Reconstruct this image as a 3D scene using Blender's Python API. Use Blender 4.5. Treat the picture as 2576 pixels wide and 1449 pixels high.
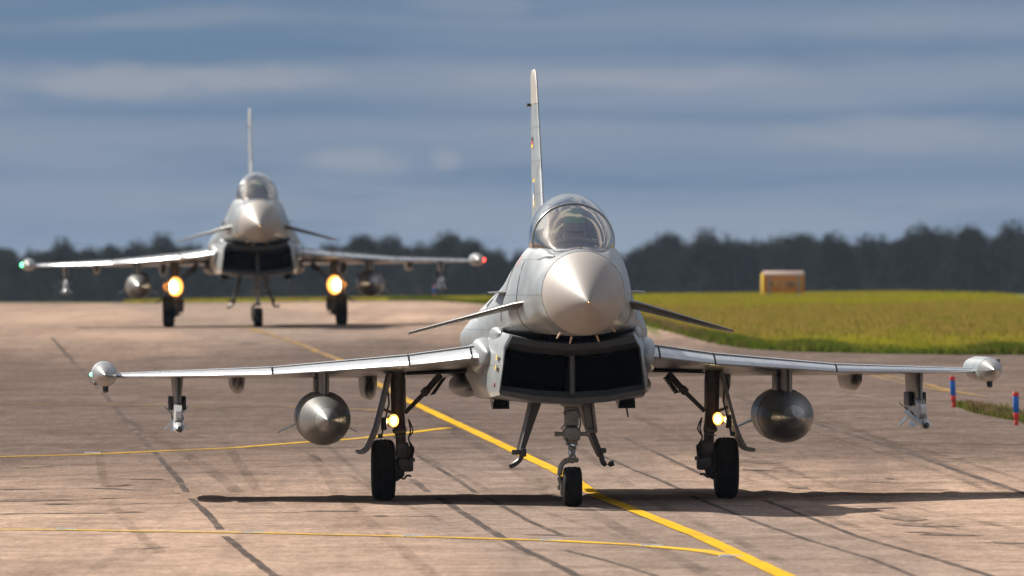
import bpy, bmesh, math, random
from mathutils import Vector, Matrix
from mathutils.bvhtree import BVHTree
random.seed(7)
sc = bpy.context.scene
COL = sc.collection
for o in list(bpy.data.objects):
    bpy.data.objects.remove(o)

# ------------------------------------------------------------------ camera, sky, sun, exposure
EYE = 2.717                      # camera height above the near taxiway
FPX = 30900.0                    # focal length in units of a 2576-wide picture
cam = bpy.data.cameras.new('camera')
cam.sensor_width = 36.0
cam.lens = 36.0 * FPX / 2576.0
cam.clip_start = 1.0
cam.clip_end = 9000.0
cam.dof.use_dof = True
cam.dof.focus_distance = 148.0
cam.dof.aperture_fstop = 4.5
cam_ob = bpy.data.objects.new('camera', cam)
COL.objects.link(cam_ob)
cam_ob.location = (0, 0, EYE)
cam_ob.rotation_euler = (math.radians(90) - 24.5 / FPX, 0, 0)
sc.camera = cam_ob

EXPOSURE = 0.80
sc.view_settings.view_transform = 'Standard'
sc.view_settings.look = 'None'
sc.view_settings.gamma = 1.0
sc.view_settings.use_curve_mapping = False
sc.view_settings.exposure = EXPOSURE

SUN_DIR = Vector((-0.545, 0.592, 0.592)).normalized()      # towards the sun: behind the jets, from the left
sun_l = bpy.data.lights.new('sun', 'SUN')
sun_l.energy = 5.0
sun_l.angle = math.radians(0.5)
sun_l.color = (1.0, 0.93, 0.83)
sun_ob = bpy.data.objects.new('sun', sun_l)
COL.objects.link(sun_ob)
sun_ob.location = (-60, 60, 80)
sun_ob.rotation_euler = SUN_DIR.to_track_quat('Z', 'Y').to_euler()

world = bpy.data.worlds.new('World')
sc.world = world
world.use_nodes = True
wn, wl = world.node_tree.nodes, world.node_tree.links
wn.clear()

def wmath(op, a, b=None, c=None, clamp=False):
    n = wn.new('ShaderNodeMath'); n.operation = op; n.use_clamp = clamp
    for i, v in enumerate((a, b, c)):
        if v is None: continue
        if isinstance(v, (int, float)): n.inputs[i].default_value = v
        else: wl.new(v, n.inputs[i])
    return n.outputs[0]

def wmix(fac, a, b):
    n = wn.new('ShaderNodeMix'); n.data_type = 'RGBA'
    for sock, v in ((n.inputs[0], fac), (n.inputs[6], a), (n.inputs[7], b)):
        if isinstance(v, (int, float)): sock.default_value = v
        elif isinstance(v, tuple): sock.default_value = (*v, 1)
        else: wl.new(v, sock)
    return n.outputs[2]

def wsmooth(v, lo, hi):
    n = wn.new('ShaderNodeMapRange'); n.interpolation_type = 'SMOOTHSTEP'
    wl.new(v, n.inputs[0]); n.inputs[1].default_value = lo; n.inputs[2].default_value = hi
    return n.outputs[0]

sky = wn.new('ShaderNodeTexSky')
sky.sky_type = 'NISHITA'
sky.sun_disc = False
sky.sun_elevation = math.asin(SUN_DIR.z)
sky.sun_rotation = math.atan2(SUN_DIR.x, SUN_DIR.y)
sky.altitude = 20; sky.air_density = 1.0; sky.dust_density = 1.2; sky.ozone_density = 1.2
SKY_STRENGTH = 0.05
skym = wn.new('ShaderNodeVectorMath'); skym.operation = 'SCALE'
wl.new(sky.outputs[0], skym.inputs[0]); skym.inputs['Scale'].default_value = SKY_STRENGTH
tc = wn.new('ShaderNodeTexCoord')
sep = wn.new('ShaderNodeSeparateXYZ'); wl.new(tc.outputs['Generated'], sep.inputs[0])
dx, dy, dz = sep.outputs
zc = wmath('MAXIMUM', dz, 0.0)
zp = wmath('ADD', zc, 0.02)
# a cloud deck seen edge-on: direction projected on a flat layer
px = wmath('DIVIDE', dx, zp); py = wmath('DIVIDE', dy, zp)
comb = wn.new('ShaderNodeCombineXYZ'); wl.new(px, comb.inputs[0]); wl.new(py, comb.inputs[1])
def wnoise(vec, scale, detail, rough, off):
    mp = wn.new('ShaderNodeMapping'); wl.new(vec, mp.inputs[0]); mp.inputs['Location'].default_value = off
    mp.inputs['Scale'].default_value = (scale[0], scale[1], 1)
    n = wn.new('ShaderNodeTexNoise'); wl.new(mp.outputs[0], n.inputs['Vector'])
    n.inputs['Scale'].default_value = 1.0; n.inputs['Detail'].default_value = detail; n.inputs['Roughness'].default_value = rough
    return n.outputs[0]
n1 = wnoise(comb.outputs[0], (0.55, 0.12), 4, 0.5, (3.1, 7.7, 0))
n2 = wnoise(comb.outputs[0], (1.3, 0.28), 5, 0.55, (11.3, 2.4, 0))
# the storm-blue bank low over the horizon, paler streaks in it
E = 2.0 ** -EXPOSURE
def lin(r, g, b, k=1.0):
    f = lambda c: ((c / 255 + 0.055) / 1.055) ** 2.4 if c > 10.3 else c / 255 / 12.92
    return (f(r) * k, f(g) * k, f(b) * k)
bank = wmix(wsmooth(dz, 0.002, 0.024), lin(127, 145, 168, E), lin(104, 130, 158, E))
bank = wmix(wmath('MULTIPLY', wsmooth(n1, 0.40, 0.66), 0.5), bank, lin(146, 157, 174, E))
bank = wmix(wmath('MULTIPLY', wsmooth(n2, 0.48, 0.30), 0.4), bank, lin(98, 122, 150, E))
# separate little clouds hanging in the bank
az = wmath('DIVIDE', dx, wmath('MAXIMUM', dy, 0.05))
def cloud(u, v, wu, wv, amt):
    a = wmath('DIVIDE', wmath('SUBTRACT', az, (u - 1288) / FPX), wu / FPX)
    b = wmath('DIVIDE', wmath('SUBTRACT', dz, (700 - v) / FPX), wv / FPX)
    r = wmath('SQRT', wmath('ADD', wmath('MULTIPLY', a, a), wmath('MULTIPLY', b, b)))
    r = wmath('ADD', r, wmath('MULTIPLY', wmath('SUBTRACT', n3, 0.5), 1.5))
    return wmath('MULTIPLY', wsmooth(r, 1.0, 0.25), amt)
c2 = wn.new('ShaderNodeCombineXYZ'); wl.new(az, c2.inputs[0]); wl.new(dz, c2.inputs[1])
n3 = wnoise(c2.outputs[0], (110, 330), 6, 0.62, (1.7, 0.3, 0))
def band(v, wv, amt, tilt_=0.0):
    b = wmath('DIVIDE', wmath('SUBTRACT', wmath('ADD', dz, wmath('MULTIPLY', az, tilt_)), (700 - v) / FPX), wv / FPX)
    b = wmath('ADD', wmath('ABSOLUTE', b), wmath('MULTIPLY', wmath('SUBTRACT', n4, 0.5), 2.2))
    return wmath('MULTIPLY', wsmooth(b, 1.3, -0.2), amt)
n4 = wnoise(c2.outputs[0], (48, 230), 6, 0.62, (5.2, 1.1, 0))
n5 = wnoise(c2.outputs[0], (26, 60), 3, 0.5, (8.2, 3.1, 0))
dz = wmath('ADD', dz, wmath('MULTIPLY', wmath('SUBTRACT', n5, 0.5), 0.0035))
for a in ((205, 60, 0.55), (340, 55, 0.40), (55, 28, 0.25), (520, 60, 0.22)):
    bank = wmix(band(*a), bank, lin(148, 157, 172, E))
for a in ((125, 30, 0.4), (282, 22, 0.35), (440, 30, 0.2)):
    bank = wmix(band(*a), bank, lin(98, 126, 157, E))
for a in ((330, 205, 420, 62, 0.55), (640, 195, 300, 45, 0.35), (880, 405, 190, 42, 0.5), (1125, 398, 60, 36, 0.45),
          (1700, 190, 520, 40, 0.3), (2250, 330, 480, 60, 0.38), (2300, 85, 360, 40, 0.22), (450, 45, 420, 40, 0.2), (1180, 10, 200, 30, 0.2),
          (1350, 190, 420, 46, 0.25)):
    bank = wmix(cloud(*a), bank, lin(162, 167, 176, E))
# higher up the deck breaks and lets the open sky through
dz = sep.outputs[2]
cover = wmath('SUBTRACT', 1.0, wsmooth(dz, 0.06, 0.40))
broken = wmath('MULTIPLY', wsmooth(wnoise(comb.outputs[0], (2.6, 2.6), 5, 0.5, (4, 9, 0)), 0.50, 0.60), 0.85)
fac = wmath('MAXIMUM', cover, broken, clamp=True)
highcloud = (0.66, 0.62, 0.58)
bank_up = wmix(wsmooth(dz, 0.05, 0.35), bank, highcloud)
total = wmix(fac, skym.outputs[0], bank_up)
bg = wn.new('ShaderNodeBackground'); bg.inputs['Strength'].default_value = 1.0
wl.new(total, bg.inputs['Color'])
wo = wn.new('ShaderNodeOutputWorld'); wl.new(bg.outputs[0], wo.inputs[0])

sc.render.engine = 'CYCLES'
cy = sc.cycles
cy.use_denoising = True
try: cy.denoiser = 'OPENIMAGEDENOISE'
except Exception: pass
cy.max_bounces = 8; cy.transparent_max_bounces = 16; cy.glossy_bounces = 4; cy.diffuse_bounces = 3
cy.caustics_reflective = False; cy.caustics_refractive = False
cy.sample_clamp_indirect = 6.0
cy.use_adaptive_sampling = True

# ------------------------------------------------------------------ helpers
def tag(o, label=None, cat=None, group=None, kind=None):
    if label: o['label'] = label
    if cat: o['category'] = cat
    if group: o['group'] = group
    if kind: o['kind'] = kind
    return o

def sharpen(me, angle):
    bm = bmesh.new(); bm.from_mesh(me)
    bmesh.ops.recalc_face_normals(bm, faces=bm.faces)
    lim = math.radians(angle)
    for f in bm.faces: f.smooth = True
    for e in bm.edges:
        if len(e.link_faces) == 2 and e.calc_face_angle(0) > lim: e.smooth = False
    bm.to_mesh(me); bm.free()

def build(name, vf, mat, parent=None, angle=38, mats=None, smooth=True):
    verts, faces = vf
    me = bpy.data.meshes.new(name)
    me.from_pydata([tuple(v) for v in verts], [], faces)
    me.materials.append(mat)
    if smooth: sharpen(me, angle)
    o = bpy.data.objects.new(name, me)
    COL.objects.link(o)
    if parent is not None: o.parent = parent
    return o

def merge(*vfs):
    V, F = [], []
    for v, f in vfs:
        b = len(V); V += list(v); F += [tuple(i + b for i in x) for x in f]
    return V, F

def mirror(vf):
    v, f = vf
    return [(-p[0], p[1], p[2]) for p in v], [tuple(reversed(x)) for x in f]

def box(c, s, rx=0, ry=0, rz=0, taper=(1, 1)):
    m = Matrix.Rotation(rz, 3, 'Z') @ Matrix.Rotation(ry, 3, 'Y') @ Matrix.Rotation(rx, 3, 'X')
    V = []
    for z in (-.5, .5):
        k = taper if z > 0 else (1, 1)
        for x, y in ((-.5, -.5), (.5, -.5), (.5, .5), (-.5, .5)):
            V.append(Vector(c) + m @ Vector((x * s[0] * k[0], y * s[1] * k[1], z * s[2])))
    return V, [(3, 2, 1, 0), (4, 5, 6, 7), (0, 1, 5, 4), (1, 2, 6, 5), (2, 3, 7, 6), (3, 0, 4, 7)]

def bbox_bev(c, s, b, **k):
    """box with chamfered vertical-ish edges"""
    v, f = box(c, s, **k)
    me = bmesh.new()
    bv = [me.verts.new(p) for p in v]
    for x in f: me.faces.new([bv[i] for i in x])
    bmesh.ops.bevel(me, geom=list(me.edges), offset=b, segments=2, affect='EDGES', profile=0.5)
    me.verts.index_update()
    out = ([Vector(p.co) for p in me.verts], [tuple(q.index for q in x.verts) for x in me.faces])
    me.free()
    return out

def tube(pts, radii, n=10, squash=1.0, cap=True, ref=None):
    pts = [Vector(p) for p in pts]
    if not isinstance(radii, (list, tuple)): radii = [radii] * len(pts)
    V, F = [], []
    up = Vector((0, 0, 1))
    d0 = (pts[1] - pts[0]).normalized()
    ref = Vector(ref) if ref else (up if abs(d0.dot(up)) < 0.9 else Vector((1, 0, 0)))
    for i, p in enumerate(pts):
        d = (pts[min(i + 1, len(pts) - 1)] - pts[max(i - 1, 0)]).normalized()
        a = d.cross(ref).normalized(); b = d.cross(a).normalized()
        for k in range(n):
            t = 2 * math.pi * k / n
            V.append(p + a * (radii[i] * math.cos(t)) + b * (radii[i] * squash * math.sin(t)))
    for i in range(len(pts) - 1):
        for k in range(n):
            k2 = (k + 1) % n
            F.append((i * n + k, i * n + k2, (i + 1) * n + k2, (i + 1) * n + k))
    if cap:
        F.append(tuple(reversed(range(n)))); F.append(tuple(range((len(pts) - 1) * n, len(pts) * n)))
    return V, F

def lathe_y(prof, cx, cz, n=32, zoff=None, sx=1.0, sz=1.0):
    """prof: [(y, r)], around an axis along y; zoff(y) shifts the centre"""
    V, F = [], []
    for y, r in prof:
        zz = cz + (zoff(y) if zoff else 0)
        for k in range(n):
            t = 2 * math.pi * k / n
            V.append((cx + r * sx * math.sin(t), y, zz + r * sz * math.cos(t)))
    m = len(prof)
    for i in range(m - 1):
        for k in range(n):
            k2 = (k + 1) % n
            F.append((i * n + k, i * n + k2, (i + 1) * n + k2, (i + 1) * n + k))
    F.append(tuple(range(n))); F.append(tuple(reversed(range((m - 1) * n, m * n))))
    return V, F

def lathe_x(prof, c, n=36):
    """prof: [(x offset, r)] around an axis along x through c"""
    V, F = [], []
    for x, r in prof:
        for k in range(n):
            t = 2 * math.pi * k / n
            V.append((c[0] + x, c[1] + r * math.sin(t), c[2] + r * math.cos(t)))
    m = len(prof)
    for i in range(m - 1):
        for k in range(n):
            k2 = (k + 1) % n
            F.append((i * n + k, i * n + k2, (i + 1) * n + k2, (i + 1) * n + k))
    F.append(tuple(range(n))); F.append(tuple(reversed(range((m - 1) * n, m * n))))
    return V, F

def ellipsoid(c, r, nu=20, nv=12):
    V, F = [], []
    for j in range(nv + 1):
        p = math.pi * j / nv
        for i in range(nu):
            t = 2 * math.pi * i / nu
            V.append((c[0] + r[0] * math.sin(p) * math.cos(t), c[1] + r[1] * math.cos(p), c[2] + r[2] * math.sin(p) * math.sin(t)))
    for j in range(nv):
        for i in range(nu):
            i2 = (i + 1) % nu
            F.append((j * nu + i, j * nu + i2, (j + 1) * nu + i2, (j + 1) * nu + i))
    return V, F

def superbulb(c, r, nu=28, nv=18, e=.62):
    V, F = ellipsoid((0, 0, 0), (1, 1, 1), nu, nv)
    f = lambda q: math.copysign(abs(q) ** e, q)
    W = []
    for x, y, z in V:
        k = math.hypot(x, z)
        if k > 1e-6:
            m = max(abs(x / k), abs(z / k)); q = 1 + (1 / m - 1) * .35
        else: q = 1
        W.append((c[0] + r[0] * x * q, c[1] + r[1] * y, c[2] + r[2] * z * q))
    return W, F

def crv(p0, p1, p2, p3, t):
    return [0.5 * ((2 * b) + (-a + c) * t + (2 * a - 5 * b + 4 * c - d) * t * t + (-a + 3 * b - 3 * c + d) * t ** 3) for a, b, c, d in zip(p0, p1, p2, p3)]

def spline(pts, sub):
    out = []
    n = len(pts)
    for i in range(n - 1):
        p0 = pts[max(i - 1, 0)]; p3 = pts[min(i + 2, n - 1)]
        for k in range(sub):
            out.append(crv(p0, pts[i], pts[i + 1], p3, k / sub))
    out.append(list(pts[-1]))
    return out

def loft_half(sections, sub_ring=3, sub_y=3, cap=True, straight=False):
    """sections: [(y, [(x,z) or (x,z,dy) half profile top->bottom])]; mirrored to a closed ring and lofted along y"""
    full = []
    for y, half in sections:
        h = [(p[0], y + (p[2] if len(p) > 2 else 0), p[1]) for p in half]
        # mirrored neighbours keep the curve flat where it crosses the centre line
        if straight: c = h
        else:
            ext = [(-h[1][0], h[1][1], h[1][2])] + h + [(-h[-2][0], h[-2][1], h[-2][2])]
            c = []
            for i in range(1, len(ext) - 2):
                for k in range(sub_ring):
                    c.append(crv(ext[i - 1], ext[i], ext[i + 1], ext[i + 2], k / sub_ring))
            c.append(list(h[-1]))
        full.append([tuple(p) for p in c])
    m = len(full[0])
    # along y: monotone cubic (plain linear tangents limited) per vertex
    ys = [s[0] for s in sections]
    rings = []
    for i in range(len(full) - 1):
        for k in range(sub_y):
            t = k / sub_y
            ring = []
            for j in range(m):
                p0 = full[max(i - 1, 0)][j]; p1 = full[i][j]; p2 = full[i + 1][j]; p3 = full[min(i + 2, len(full) - 1)][j]
                h = ys[i + 1] - ys[i]
                ha = ys[i] - ys[max(i - 1, 0)] or h; hb = ys[min(i + 2, len(full) - 1)] - ys[i + 1] or h
                pt = []
                for a, b, c2_, d in zip(p0, p1, p2, p3):
                    m1 = 0.5 * ((b - a) / ha + (c2_ - b) / h) * h if i > 0 else (c2_ - b)
                    m2 = 0.5 * ((c2_ - b) / h + (d - c2_) / hb) * h if i < len(full) - 2 else (c2_ - b)
                    pt.append((2 * t ** 3 - 3 * t * t + 1) * b + (t ** 3 - 2 * t * t + t) * m1 + (-2 * t ** 3 + 3 * t * t) * c2_ + (t ** 3 - t * t) * m2)
                ring.append(tuple(pt))
            rings.append(ring)
    rings.append(full[-1])
    V, F = [], []
    N = 2 * m - 2
    for r in rings:
        V += r + [(-p[0], p[1], p[2]) for p in reversed(r[1:-1])]
    for i in range(len(rings) - 1):
        for k in range(N):
            k2 = (k + 1) % N
            F.append((i * N + k, i * N + k2, (i + 1) * N + k2, (i + 1) * N + k))
    if cap:
        F.append(tuple(range(N))); F.append(tuple(range((len(rings) - 1) * N, len(rings) * N)))
    return V, F

CH = [0, 0.004, 0.014, 0.035, 0.07, 0.13, 0.25, 0.42, 0.62, 0.82, 1.0]
def foil_ring(le, te, t, frm=0.0, to=1.0, axis='z', grow=0.0, droop=0.0):
    """closed ring of an aerofoil between chord fractions; thickness along z (wing) or x (fin)"""
    ks = [c for c in CH if frm < c < to]
    ks = [frm] + ks + [to]
    le, te = Vector(le), Vector(te)
    n = Vector((0, 0, 1)) if axis == 'z' else Vector((1, 0, 0))
    def th(c): return t * 0.5 * min(1.0, (2.969 * math.sqrt(c) - 1.26 * c - 3.516 * c * c + 2.843 * c ** 3 - 1.015 * c ** 4)) + grow if c > 0 else 0.0
    up = [le + (te - le) * c + n * max(th(c), 0.003 if c > 0 else 0) for c in ks]
    lo = [le + (te - le) * c - n * max(th(c), 0.003 if c > 0 else 0) for c in ks]
    if droop:
        for i, c in enumerate(ks):
            k = (1 - c / to)
            up[i] = up[i] - n * droop * t * k ** 1.3; lo[i] = lo[i] - n * droop * t * k ** 1.3
    if frm == 0.0:
        if grow and not droop: up[0] = lo[0] = le - (te - le).normalized() * grow * 2
        return up + list(reversed(lo[1:]))
    return up + list(reversed(lo))

def foil(stations, frm=0.0, to=1.0, axis='z', grow=0.0, droop=0.0):
    rings = [foil_ring(le, te, t, frm, to, axis, grow, droop) for le, te, t in stations]
    N = len(rings[0]); V, F = [], []
    for r in rings: V += r
    for i in range(len(rings) - 1):
        for k in range(N):
            k2 = (k + 1) % N
            F.append((i * N + k, i * N + k2, (i + 1) * N + k2, (i + 1) * N + k))
    F.append(tuple(reversed(range(N)))); F.append(tuple(range((len(rings) - 1) * N, len(rings) * N)))
    return V, F

# ------------------------------------------------------------------ materials
def material(name, col, rough=0.5, metal=0.0, var=0.0, var_scale=3.0, col2=None, bump=0.0, bump_scale=40.0, spec=0.5, coat=0.0, emit=None, emit_s=0.0, stretch=(1, 1, 1), trans=0.0):
    m = bpy.data.materials.new(name); m.use_nodes = True
    nt = m.node_tree; b = nt.nodes['Principled BSDF']
    b.inputs['Base Color'].default_value = (*col, 1)
    b.inputs['Roughness'].default_value = rough
    b.inputs['Metallic'].default_value = metal
    b.inputs['Specular IOR Level'].default_value = spec
    b.inputs['Coat Weight'].default_value = coat
    b.inputs['Coat Roughness'].default_value = 0.12
    if emit:
        b.inputs['Emission Color'].default_value = (*emit, 1); b.inputs['Emission Strength'].default_value = emit_s
    if var or bump:
        t = nt.nodes.new('ShaderNodeTexCoord'); mp = nt.nodes.new('ShaderNodeMapping'); nt.links.new(t.outputs['Object'], mp.inputs[0])
        mp.inputs['Scale'].default_value = stretch
    if var:
        n = nt.nodes.new('ShaderNodeTexNoise'); n.inputs['Scale'].default_value = var_scale; n.inputs['Detail'].default_value = 6
        n.inputs['Roughness'].default_value = 0.6
        nt.links.new(mp.outputs[0], n.inputs['Vector'])
        r = nt.nodes.new('ShaderNodeMapRange'); r.inputs[1].default_value = 0.3; r.inputs[2].default_value = 0.7
        nt.links.new(n.outputs[0], r.inputs[0])
        mx = nt.nodes.new('ShaderNodeMix'); mx.data_type = 'RGBA'
        c2_ = col2 if col2 else tuple(c * (1 - var) for c in col)
        mx.inputs[6].default_value = (*col, 1); mx.inputs[7].default_value = (*c2_, 1)
        nt.links.new(r.outputs[0], mx.inputs[0]); nt.links.new(mx.outputs[2], b.inputs['Base Color'])
        rr = nt.nodes.new('ShaderNodeMapRange'); rr.inputs[1].default_value = 0.25; rr.inputs[2].default_value = 0.75
        rr.inputs[3].default_value = rough * 0.85; rr.inputs[4].default_value = min(1, rough * 1.25)
        nt.links.new(n.outputs[0], rr.inputs[0]); nt.links.new(rr.outputs[0], b.inputs['Roughness'])
    if bump:
        n = nt.nodes.new('ShaderNodeTexNoise'); n.inputs['Scale'].default_value = bump_scale; n.inputs['Detail'].default_value = 3
        nt.links.new(mp.outputs[0], n.inputs['Vector'])
        bp = nt.nodes.new('ShaderNodeBump'); bp.inputs['Strength'].default_value = bump; bp.inputs['Distance'].default_value = 0.02
        nt.links.new(n.outputs[0], bp.inputs['Height']); nt.links.new(bp.outputs[0], b.inputs['Normal'])
    return m

M = {}
M['paint'] = material('grey_paint', (0.285, 0.312, 0.322), 0.34, var=0.22, var_scale=2.2, spec=0.55, stretch=(1, .35, 1.2), bump=0.12, bump_scale=3.0)
M['under'] = material('grey_shaded_paint', (0.165, 0.158, 0.150), 0.30, var=0.25, var_scale=3.0, spec=0.55, stretch=(1, .3, 1))  # darker copy of the skin grey, underside shade put into the colour
def panelled(m, axes, w, h, mort, dark=0.62, vary=0.10):
    nt = m.node_tree; b = nt.nodes['Principled BSDF']
    src = b.inputs['Base Color'].links[0].from_socket
    t = nt.nodes.new('ShaderNodeTexCoord'); sp = nt.nodes.new('ShaderNodeSeparateXYZ'); nt.links.new(t.outputs['Object'], sp.inputs[0])
    cb = nt.nodes.new('ShaderNodeCombineXYZ')
    for i, a in enumerate(axes): nt.links.new(sp.outputs[a], cb.inputs[i])
    br = nt.nodes.new('ShaderNodeTexBrick'); nt.links.new(cb.outputs[0], br.inputs['Vector'])
    br.inputs['Scale'].default_value = 1.0; br.inputs['Brick Width'].default_value = w; br.inputs['Row Height'].default_value = h
    br.inputs['Mortar Size'].default_value = mort; br.inputs['Mortar Smooth'].default_value = 0.3
    br.inputs['Color1'].default_value = (1, 1, 1, 1); br.inputs['Color2'].default_value = (1 - vary,) * 3 + (1,); br.inputs['Mortar'].default_value = (dark,) * 3 + (1,)
    br.offset = 0.37; br.squash = 1.0
    n = nt.nodes.new('ShaderNodeTexNoise'); n.inputs['Scale'].default_value = 9.0; n.inputs['Detail'].default_value = 5
    mp = nt.nodes.new('ShaderNodeMapping'); mp.inputs['Scale'].default_value = (1, .25, .5); nt.links.new(t.outputs['Object'], mp.inputs[0]); nt.links.new(mp.outputs[0], n.inputs['Vector'])
    r = nt.nodes.new('ShaderNodeMapRange'); r.inputs[1].default_value = .35; r.inputs[2].default_value = .75; r.inputs[3].default_value = 1.05; r.inputs[4].default_value = .72
    nt.links.new(n.outputs[0], r.inputs[0])
    m1 = nt.nodes.new('ShaderNodeMix'); m1.data_type = 'RGBA'; m1.blend_type = 'MULTIPLY'; m1.inputs[0].default_value = 1
    nt.links.new(src, m1.inputs[6]); nt.links.new(br.outputs[0], m1.inputs[7])
    m2 = nt.nodes.new('ShaderNodeMix'); m2.data_type = 'RGBA'; m2.blend_type = 'MULTIPLY'; m2.inputs[0].default_value = 1
    nt.links.new(m1.outputs[2], m2.inputs[6]); nt.links.new(r.outputs[0], m2.inputs[7])
    nt.links.new(m2.outputs[2], b.inputs['Base Color'])
panelled(M['paint'], (1, 2), 1.45, 0.42, 0.008)
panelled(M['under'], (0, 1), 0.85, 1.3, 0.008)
M['radome'] = material('radome_paint', (0.30, 0.27, 0.245), 0.50, var=0.06, var_scale=3.0, spec=0.5)
M['slat'] = material('slat_bare_grey', (0.52, 0.54, 0.56), 0.26, metal=0.35, var=0.15, var_scale=4.0)
M['tank'] = material('tank_paint', (0.13, 0.13, 0.122), 0.36, metal=0.15, var=0.22, var_scale=4.0, spec=0.6, stretch=(1, .3, 1))
M['cap'] = material('tank_cap_paint', (0.27, 0.265, 0.25), 0.30, metal=0.25, var=0.25, var_scale=7)
M['canard'] = material('canard_shaded_paint', (0.085, 0.078, 0.070), 0.36, var=0.3, var_scale=5)  # jet grey darkened: the canards' shaded faces are painted in
M['frame'] = material('canopy_frame_paint', (0.36, 0.37, 0.38), 0.25, metal=0.4)
M['duct'] = material('intake_duct_shade', (0.008, 0.008, 0.009), 0.8, spec=0.0)  # black stands in for the shade deep inside the duct
M['dark'] = material('dark_metal', (0.045, 0.042, 0.038), 0.45, metal=0.3, var=0.35, var_scale=12)
M['gear'] = material('gear_leg_paint', (0.22, 0.20, 0.165), 0.42, var=0.45, var_scale=14, spec=0.5)
M['gear_dark'] = material('gear_grimy_paint', (0.075, 0.062, 0.05), 0.45, var=0.5, var_scale=14)
M['chrome'] = material('oleo_chrome', (0.75, 0.75, 0.74), 0.12, metal=1.0)
M['tyre'] = material('tyre_rubber', (0.009, 0.0088, 0.0085), 0.8, var=0.3, var_scale=9, spec=0.2)
M['lip'] = material('intake_lip_paint', (0.05, 0.056, 0.060), 0.42, var=0.2, var_scale=6)  # dark tone paints in the shade on the front-facing lip
M['hub'] = material('wheel_hub', (0.10, 0.10, 0.095), 0.5, metal=0.4)
M['hose'] = material('hose_rubber', (0.02, 0.02, 0.02), 0.5)
M['seam'] = material('panel_seam', (0.10, 0.105, 0.105), 0.6)
M['gap'] = material('panel_gap', (0.03, 0.028, 0.026), 0.7)
M['lamp'] = material('lamp_lit', (1, .8, .5), 0.3, emit=(1.0, 0.80, 0.48), emit_s=26)
M['lamp_far'] = material('far_lamp_lit', (1, .8, .5), 0.3, emit=(1.0, 0.86, 0.62), emit_s=7)
M['lamp_rim'] = material('lamp_halo_lit', (1, .6, .2), 0.3, emit=(1.0, 0.33, 0.04), emit_s=1.15)  # glowing ring that paints the orange halo round a lamp
M['green'] = material('green_lamp_lit', (.1, .8, .3), 0.3, emit=(0.08, 1.0, 0.30), emit_s=5)
M['red'] = material('red_lamp_lit', (.8, .05, .05), 0.3, emit=(1.0, 0.05, 0.03), emit_s=6)
M['lens'] = material('lens_glass', (0.7, 0.74, 0.7), 0.1, spec=0.8)
M['gold'] = material('brass_tip', (0.6, 0.38, 0.12), 0.3, metal=0.8)
M['tan'] = material('bare_tan_vane', (0.50, 0.36, 0.24), 0.4, metal=0.4)
M['form'] = material('formation_light_strip', (0.68, 0.70, 0.55), 0.4)
M['black'] = material('black_marking', (0.02, 0.02, 0.022), 0.5)
M['white'] = material('white_marking', (0.72, 0.73, 0.73), 0.5)
M['redmark'] = material('red_marking', (0.45, 0.05, 0.05), 0.5)
M['yellowmark'] = material('yellow_marking', (0.75, 0.5, 0.06), 0.5)
M['bluemark'] = material('blue_marking', (0.06, 0.18, 0.42), 0.5)
M['coaming'] = material('cockpit_coaming', (0.55, 0.47, 0.40), 0.6, var=0.4, var_scale=7)
M['seat'] = material('seat_fabric', (0.34, 0.30, 0.25), 0.8, var=0.3, var_scale=12)
M['helmet'] = material('helmet_shell', (0.62, 0.58, 0.52), 0.35)
M['visor'] = material('visor_dark', (0.02, 0.025, 0.02), 0.08, spec=0.8)
M['suit'] = material('flight_suit', (0.20, 0.21, 0.14), 0.85, var=0.3, var_scale=10)
M['skin'] = material('skin', (0.45, 0.28, 0.2), 0.5)
M['missile'] = material('missile_body', (0.55, 0.56, 0.55), 0.25, metal=0.25, var=0.1, var_scale=5)
M['nozzle'] = material('nozzle_metal', (0.16, 0.14, 0.12), 0.4, metal=0.9, var=0.3, var_scale=6)

def glass(name, tint, base, rough=0.02, film=(1, 1, 1), filmw=0.1):
    m = bpy.data.materials.new(name); m.use_nodes = True
    nt = m.node_tree; nt.nodes.clear()
    tr = nt.nodes.new('ShaderNodeBsdfTransparent'); tr.inputs[0].default_value = (*tint, 1)
    gl = nt.nodes.new('ShaderNodeBsdfGlossy'); gl.inputs['Roughness'].default_value = rough; gl.inputs[0].default_value = (*film, 1)
    lw = nt.nodes.new('ShaderNodeFresnel'); lw.inputs[0].default_value = 1.5
    mr = nt.nodes.new('ShaderNodeMapRange'); mr.inputs[3].default_value = base; mr.inputs[4].default_value = 1.0
    nt.links.new(lw.outputs[0], mr.inputs[0])
    mx = nt.nodes.new('ShaderNodeMixShader'); nt.links.new(mr.outputs[0], mx.inputs[0]); nt.links.new(tr.outputs[0], mx.inputs[1]); nt.links.new(gl.outputs[0], mx.inputs[2])
    gl2 = nt.nodes.new('ShaderNodeBsdfGlossy'); gl2.inputs['Roughness'].default_value = 0.2; gl2.inputs[0].default_value = (*film, 1)
    mx2 = nt.nodes.new('ShaderNodeMixShader'); mx2.inputs[0].default_value = filmw
    nt.links.new(mx.outputs[0], mx2.inputs[1]); nt.links.new(gl2.outputs[0], mx2.inputs[2])
    o = nt.nodes.new('ShaderNodeOutputMaterial'); nt.links.new(mx2.outputs[0], o.inputs[0])
    return m
M['screen_glass'] = glass('windscreen_glass', (0.96, 0.94, 0.90), 0.15, film=(1, .92, .84), filmw=.06)
M['canopy_glass'] = glass('canopy_glass', (0.88, 0.87, 0.86), 0.06, film=(1, 1, 1), filmw=.06)
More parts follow.
